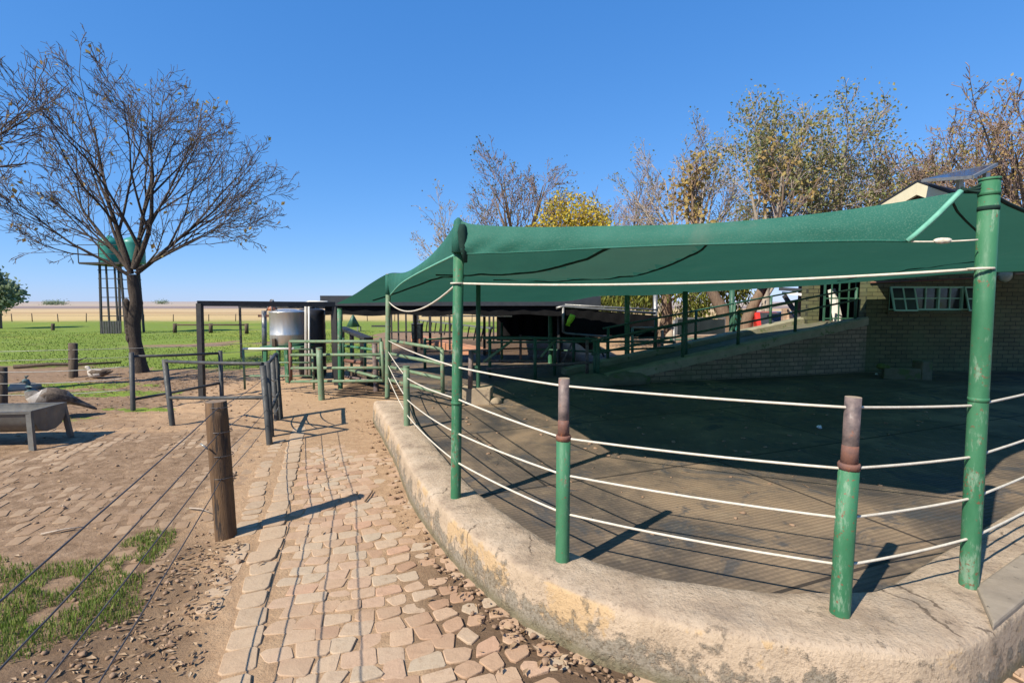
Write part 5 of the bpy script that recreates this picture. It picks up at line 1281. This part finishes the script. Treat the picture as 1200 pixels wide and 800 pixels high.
# the tree outside the frame whose boughs reach in at the left edge
T = Tree(5); b = Vector((-10.45, 8.6, 0)); P2_ = PP(seg=[.5, .45, .35, .28, .22], kids=[6, 5, 4, 3], t0=[.25, .2, .2, .2], max=3, limb=0, rmin=.007, taper=.8, lk=[(.45, .65), (.42, .6), (.4, .6), (.4, .6)])
T.limb.tube([b, b + Vector((0, 0, 1)), b + Vector((.1, 0, 3.3))], [.24, .17, .16], 12, caps=False)
for a, c, L in ((58, 5, 3.2), (42, 15, 3.6), (25, -15, 4.0), (8, 10, 4.3), (-15, 0, 4.2), (-40, 15, 4.0), (72, -12, 2.6)):
    T.branch(b + Vector((.1, 0, 3.2)), Vector((math.sin(R(a)), math.sin(R(c)), math.cos(R(a)))).normalized(), L * .72, .06, 0, P2_)
T.leaves(.02, .10, 1, .06)
T.finish('bare_tree', 'bare tree whose boughs reach in at the left edge', b, M['bark'], M['twig'], M['leaf_amber'])
# small leafy tree on the left horizon
T = Tree(3); b = Vector((V(4, 384, 33).x - .4, 33, 0)); T.branch(b, Vector((.05, 0, 1)), 2.2, .25, 0, PP(max=3, limb=1, kids=[6, 6, 5], t0=[.4, .2, .2], seg=[.4, .4, .3, .3], rmin=.015, lk=[(.55, .85), (.5, .7), (.5, .7)], ang=[(25, 70), (25, 55), (25, 55)]))
T.leaves(.9, .26, 5, .22); T.finish('leafy_tree', 'small sage green leafy tree on the plain at the left edge', b, M['brownbark'], M['twig'], M['leaf_sage'])
def bg(label, px, top, Y, seed, bark, twig, leafm, prob, size=.16, clump=1, half=60, keep=None, name='autumn_tree', trunk=.28, limbs=9, spread=.15, fan=42, kids=(6, 5, 4)):
    T = Tree(seed); g = random.Random(seed); b = Vector((V(px, 380, Y).x, Y, 0)); ht = V(px, top, Y).z * .83; hw = half * Y / 600; h0 = ht * trunk; r0 = .03 * ht * .75
    T.limb.tube([b - Vector((0, 0, .1)), b + Vector((g.gauss(0, .1), 0, h0 * .5)), b + Vector((g.gauss(0, .15), 0, h0)), b + Vector((g.gauss(0, .2), 0, h0 * 1.9))], [r0 * 1.2, r0, r0 * .9, r0 * .5], 10, caps=False)
    P = PP(seg=[.8, .6, .5, .4], kids=list(kids), t0=[.25, .2, .2], max=3, limb=0, rmin=.0105, taper=.8, up=[.03, .05, .05, .03], lk=[(.4, .6), (.4, .62), (.4, .6)], rk=(.4, .6))
    for k in range(limbs):
        a = -fan + 2 * fan * (k + .5) / limbs + g.uniform(-6, 6); c = g.uniform(-35, 35); an = abs(a) / 70
        L = (ht - h0) * (1 - an * .35) * g.uniform(.8, 1.0)
        L = min(L, hw / max(.12, abs(math.sin(R(a)))) * 1.1)
        T.branch(b + Vector((0, 0, h0 * g.uniform(.85, 1.6))), Vector((math.sin(R(a)), math.sin(R(c)) * .7, math.cos(R(a)))).normalized(), L * .95, r0 * .5, 0, P)
    T.leaves(prob, size, clump, spread, keep)
    return T.finish(name, label, b, M[bark], M[twig], M[leafm], 'trees behind the yard')
bg('thin pale bare tree just right of the peaked net corner, lowest of the row', 538, 222, 32, 21, 'palebark', 'paletwig', 'leaf_amber', .15, .14, half=45, limbs=8, kids=(5, 4, 4))
bg('rounded bare tree with a dark trunk left of the yellow crown', 608, 168, 27, 22, 'brownbark', 'redtwig', 'leaf_olive', .10, .10, 4, half=62, limbs=10)
bg('low bright yellow leaved tree showing just above the net', 668, 220, 25, 23, 'brownbark', 'redtwig', 'leaf_yellow', .42, .15, 5, half=66, limbs=12, spread=.25, kids=(5, 5, 4))
bg('low bare reddish tree right of the yellow crown', 728, 192, 29, 24, 'brownbark', 'redtwig', 'leaf_yellow', .3, .12, 5, half=55, keep=lambda q: q.z < 5.2 + MN.noise(q) * 2, limbs=10)
bg('tall slender tree of pale thin branches left of the leafy poplar', 808, 132, 25, 25, 'palebark', 'paletwig', 'leaf_poplar', .10, .10, 4, half=58, limbs=11)
bg('half leafless olive poplar with dark upright trunk', 898, 118, 20, 26, 'palebark', 'paletwig', 'leaf_poplar', .34, .12, 5, half=50, limbs=11, fan=34, spread=.2)
bg('tallest poplar with olive and amber leaves and pale limbs', 972, 122, 21, 27, 'palebark', 'paletwig', 'leaf_poplar', .30, .12, 5, half=62, limbs=12, fan=36, spread=.2)
bg('spreading pale tree with sparse amber leaves above the cream gable', 1045, 142, 24, 28, 'palebark', 'paletwig', 'leaf_amber', .09, .10, 4, half=60, limbs=11)
bg('dense reddish twigged tree with amber leaves behind the solar panel', 1118, 104, 19, 29, 'brownbark', 'redtwig', 'leaf_poplar', .10, .10, 4, half=70, limbs=12)
bg('darkest amber tree with a crooked trunk at the right edge', 1200, 78, 16, 30, 'bark', 'redtwig', 'leaf_amber', .12, .09, 4, half=85, limbs=13)
bg('low golden tree behind the house roof', 1075, 196, 27, 31, 'brownbark', 'redtwig', 'leaf_yellow', .25, .12, 5, half=70, limbs=9)
# weeping pepper tree seen under the net
for px, Y, sd, lab in ((775, 19, 41, 'weeping green tree seen under the net behind the bright green pole'), (700, 24, 42, 'yellow green weeping tree seen under the net above the black curtain')):
    T = Tree(sd); b = Vector((V(px, 400, Y).x, Y, 0)); T.limb.tube([b, b + Vector((.2, 0, 1.2)), b + Vector((.1, 0, 2.4))], [.25, .2, .17], 10, caps=False)
    for k in range(10):
        a = k * .63; T.branch(b + Vector((.1, 0, 1.6 + .1 * k)), Vector((math.cos(a) * .9, math.sin(a) * .9, .55)).normalized(), 2.4, .07, 0, PP(seg=[.4, .35, .3], up=[-.05, -.13, -.2], kids=[6, 5], t0=[.3, .2], max=2, limb=0, rmin=.01, lk=[(.5, .7), (.5, .7)]))
    T.leaves(.95, .22, 5, .16, hang=.8); T.finish('weeping_tree', lab, b, M['brownbark'], M['twig'], M['leaf_willow'])
# leaning trunk pair behind the ramp
T = Tree(51); b = Vector((V(853, 400, 16).x, 16, 0))
T.limb.tube([b, V(852, 380, 16), V(846, 362, 16), V(836, 345, 16), V(826, 325, 16), V(818, 295, 16)], [.26, .22, .19, .16, .13, .09], 10, caps=False)
T.limb.tube([V(872, 395, 16.3), V(876, 372, 16.3), V(886, 352, 16.3), V(897, 332, 16.3), V(908, 300, 16.3)], [.2, .17, .15, .13, .08], 10, caps=False)
T.limb.tube([V(872, 395, 16.3) * 1.0, Vector((V(870, 395, 16.3).x, 16.3, -.1))], [.2, .24], 10, caps=False)
for px, py in ((818, 296), (908, 301), (830, 330)):
    T.branch(V(px, py, 16.1), Vector((.1 if px > 850 else -.2, 0, 1)).normalized(), 2.4, .07, 0, PP(max=3, limb=0, rmin=.012, kids=[5, 4, 4], t0=[.2, .2, .2]))
T.leaves(.4, .16, 2, .15); T.finish('forked_tree', 'brown tree forking into two leaning trunks behind the ramp', b, M['brownbark'], M['redtwig'], M['leaf_amber'])
# distant bushes on the plain
for px, Y, w_, h_, lab in ((58, 420, 7, 4, 'tiny dark bush far out on the plain, nearer the left edge'), (68, 430, 10, 4.5, 'tiny dark bush far out on the plain, the wider of two'), (190, 700, 14, 6, 'far dark clump of bushes right of the water tower')):
    T = Tree(int(px)); q = V(px, 358, Y); b = Vector((q.x, Y, 0))
    for k in range(400): T.leaf_at(b + Vector((T.r.gauss(0, w_ * .3), T.r.gauss(0, w_ * .3), abs(T.r.gauss(h_ * .45, h_ * .25)))), h_ * .22)
    T.limb.tube([b, b + Vector((0, 0, h_ * .6))], h_ * .05, 6); T.finish('bush', lab, b, M['brownbark'], M['twig'], M['leaf_sage'])['category'] = 'bush'

# ============================================================ grass, leaves and clods
def blade(mb, x, y, z, h, w, g):
    a = g.uniform(0, 6.28); lean = g.uniform(.1, .7) * h; dx, dy = math.cos(a), math.sin(a); px, py = -dy * w, dx * w; i = len(mb.v); mb.tint = g.random()
    mb.v += [Vector((x - px, y - py, z)), Vector((x + px, y + py, z)), Vector((x + px * .7 + dx * lean * .4, y + py * .7 + dy * lean * .4, z + h * .6)), Vector((x - px * .7 + dx * lean * .4, y - py * .7 + dy * lean * .4, z + h * .6)), Vector((x + dx * lean, y + dy * lean, z + h))]
    mb.face((i, i + 1, i + 2, i + 3)); mb.face((i + 3, i + 2, i + 4)); mb._tint()
g = random.Random(4); mb = MB(); cnt = 0
while cnt < 60000:
    x, y = g.uniform(-3.6, -1.2), g.uniform(1.2, 3.6); z_, s_, d_ = zones(x, y)
    if z_ > .16 and g.random() < z_ * 2.4 and MN.noise(Vector((x * 5, y * 5, 0))) > -.25:
        blade(mb, x, y, gz(x, y) - .004, g.uniform(.02, .055) * (.6 + z_), .0026, g)
    cnt += 1
cnt = 0
while cnt < 9000:
    x, y = g.uniform(-10, -2), g.uniform(3, 12); z_, s_, d_ = zones(x, y)
    if z_ > .5 and g.random() < z_: blade(mb, x, y, gz(x, y) - .004, g.uniform(.02, .055), .004, g)
    cnt += 1
for k in range(26000):
    y = 12.3 + 18 * g.random() ** 1.3; x = g.uniform(-1.15, .0) * y + g.uniform(0, .1)
    z_, s_, d_ = zones(x, y)
    if z_ > .6 and MN.noise(Vector((x * .5, y * .35, 0))) > -.35: blade(mb, x, y, 0, g.uniform(.015, .05), .006 + y * .0004, g)
o = mb.build('grass', M['grass'], tint=True); o['kind'] = 'stuff'; o['label'] = 'short green grass of the pasture and by the wires'
mb = MB()
def dead_leaf(x, y, z, sz):
    a = g.uniform(0, 6.28); i = len(mb.v); mb.tint = g.random(); c, s_ = math.cos(a), math.sin(a); w = sz * g.uniform(.3, .5); cu = g.uniform(.1, .5) * sz; tl = g.uniform(-.3, .3) * sz
    def q(u, v, zz): return Vector((x + u * c - v * s_, y + u * s_ + v * c, z + .004 + zz + max(0, u * tl / sz)))
    mb.v += [q(-sz, 0, 0), q(-sz * .2, w, cu), q(sz, 0, cu * .3), q(-sz * .1, -w, cu * .8), q(0, 0, 0)]
    for f in ((0, 4, 1), (1, 4, 2), (2, 4, 3), (3, 4, 0)): mb.face(tuple(i + k for k in f))
    mb._tint()
for k in range(3600):
    m = k % 8
    if m == 7 and g.random() < .7: continue
    if m < 3: x, y = g.uniform(-2.2, -1.15), g.uniform(1.5, 3.4); ok = Vector((x, y, 0)).dot(VVV) < -.62 and zones(x, y)[0] < .12
    elif m < 6: x, y = g.gauss(-7.2, 1.5), g.gauss(10.2, 1.3); ok = y > 6.9
    elif m < 7: x, y = g.uniform(-8, -1.2), g.uniform(2.4, 8); ok = MN.noise(Vector((x, y, 0))) > .1
    else:
        p_ = OUT[g.randrange(6, 95)]; d_ = abs(g.gauss(0, .12)); x, y = p_.x - .05 - d_ * .5, p_.y - .04 - d_ * .7; ok = True
    if ok: dead_leaf(x, y, gz(x, y) + (.012 if Vector((x, y, 0)).dot(VVV) > -.7 and y < 7.5 else .002), g.uniform(.010, .026) * (1.5 if y > 6 else 1))
for k in range(500):
    q = G(1200, 780) + Vector((g.uniform(-.1, 1.5), g.uniform(-.3, .8), 0)); dead_leaf(q.x, q.y, .0, g.uniform(.015, .035))
o = mb.build('fallen_leaves', M['leaf_dead'], tint=True); o['kind'] = 'stuff'; o['label'] = 'dry fallen leaves scattered over dirt and pavers'
mb = MB()
for k in range(2600):
    m = k % 5
    if m < 2: x, y = g.uniform(-2.3, -1.1), g.uniform(1.5, 3.6); ok = Vector((x, y, 0)).dot(VVV) < -.6
    elif m < 4: x, y = g.uniform(-9, -2.2), g.uniform(2.6, 11); ok = Vector((x, y, 0)).dot(VVV) < -.75 or y > 7.4
    else:
        p_ = OUT[g.randrange(0, 95)]; d_ = abs(g.gauss(0, .1)); x, y = p_.x - .03 - d_ * .6, p_.y - .03 - d_ * .6; ok = True
    if m < 4 and zones(x, y)[0] > .4: ok = False
    if m == 4 and g.random() < .5: ok = False
    if m < 2 and g.random() < .6: ok = False
    if ok:
        s_ = abs(g.gauss(.005, .005)) + .0025; mb.lump(Vector((x, y, gz(x, y) + s_ * .4 + (.004 if m == 4 else 0))), (s_ * g.uniform(.8, 1.5), s_, s_ * .7), k, 6, rough=.6, tz=g.uniform(0, 3))
o = mb.build('dirt_clods', M['clod']); o['kind'] = 'stuff'; o['label'] = 'small dirt clods and pebbles on the bare ground'

mb = MB(); bt = 0
while bt < 420:      # straw and dung crumbs trodden into the mats
    x, y = g.uniform(-1.2, 6), g.uniform(2.4, 9)
    p_ = Vector((x, y, 0)); bt += 1
    if any((p_ - Vector((q.x, q.y, 0))).length < .25 for q in INN[::3]): continue
    if p_.dot(VVV) < 1.0 or y < 2.75 + max(0, x - 1.2) * .62: continue
    if g.random() < .5: s_ = g.uniform(.006, .02); mb.lump(Vector((x, y, ZF + s_ * .25)), (s_ * 1.5, s_, s_ * .5), bt, 6, rough=.6, tz=g.uniform(0, 3))
    else:
        a = g.uniform(0, 3.1); l = g.uniform(.03, .09); mb.tube([Vector((x, y, ZF + .003)), Vector((x + l * math.cos(a), y + l * math.sin(a), ZF + .006))], .0018, 4)
o = mb.build('floor_litter', M['clod']); o['kind'] = 'stuff'; o['label'] = 'straw and dung crumbs trodden into the mats'

# ============================================================ camera, sun, sky
cam = bpy.data.cameras.new('camera'); co = bpy.data.objects.new('camera', cam); col.objects.link(co)
co.location = (0, 0, H); co.rotation_euler = (R(90) - PITCH, 0, 0); cam.sensor_width = 36; cam.lens = 18; cam.clip_start = .05; cam.clip_end = 12000
scene.camera = co
EL, AZ = 43.0, math.degrees(math.atan2(-.72, -.70))
sun = bpy.data.lights.new('sun', 'SUN'); sun.energy = 3.95; sun.angle = R(.5); sun.color = (1, .915, .77)
so = bpy.data.objects.new('sun', sun); col.objects.link(so)
d = Vector((.72 * math.cos(R(EL)), .70 * math.cos(R(EL)), -math.sin(R(EL)))); so.rotation_euler = d.to_track_quat('-Z', 'Y').to_euler(); so.location = (-20, -20, 30)
wd = bpy.data.worlds.new('World'); scene.world = wd; wd.use_nodes = True; nt = wd.node_tree
sky = nt.nodes.new('ShaderNodeTexSky'); sky.sky_type = 'NISHITA'; sky.sun_disc = False; sky.sun_elevation = R(EL); sky.sun_rotation = R(AZ)
sky.altitude = 1500; sky.air_density = 1.0; sky.dust_density = .3; sky.ozone_density = 3.0
bgd = nt.nodes['Background']; ss = nt.nodes.new('ShaderNodeSeparateColor'); sc_ = nt.nodes.new('ShaderNodeCombineColor'); nt.links.new(sky.outputs[0], ss.inputs[0])
for k_, (mul, ex) in enumerate(((.29, .94), (.70, .61), (1.48, .45))):   # the clear high-veld blue: same Nishita sky, graded per channel
    nt.links.new(math_n(nt, 'MULTIPLY', math_n(nt, 'POWER', ss.outputs[k_], ex), mul), sc_.inputs[k_])
nt.links.new(sc_.outputs[0], bgd.inputs[0]); bgd.inputs[1].default_value = .15
vs_ = scene.view_settings; vs_.view_transform = 'Standard'; vs_.look = 'None'; vs_.gamma = 1; vs_.exposure = 1.0; vs_.use_curve_mapping = False
scene.cycles.max_bounces = 6; scene.cycles.diffuse_bounces = 3; scene.cycles.transparent_max_bounces = 6
scene.cycles.use_adaptive_sampling = True
scene.cycles.use_denoising = True
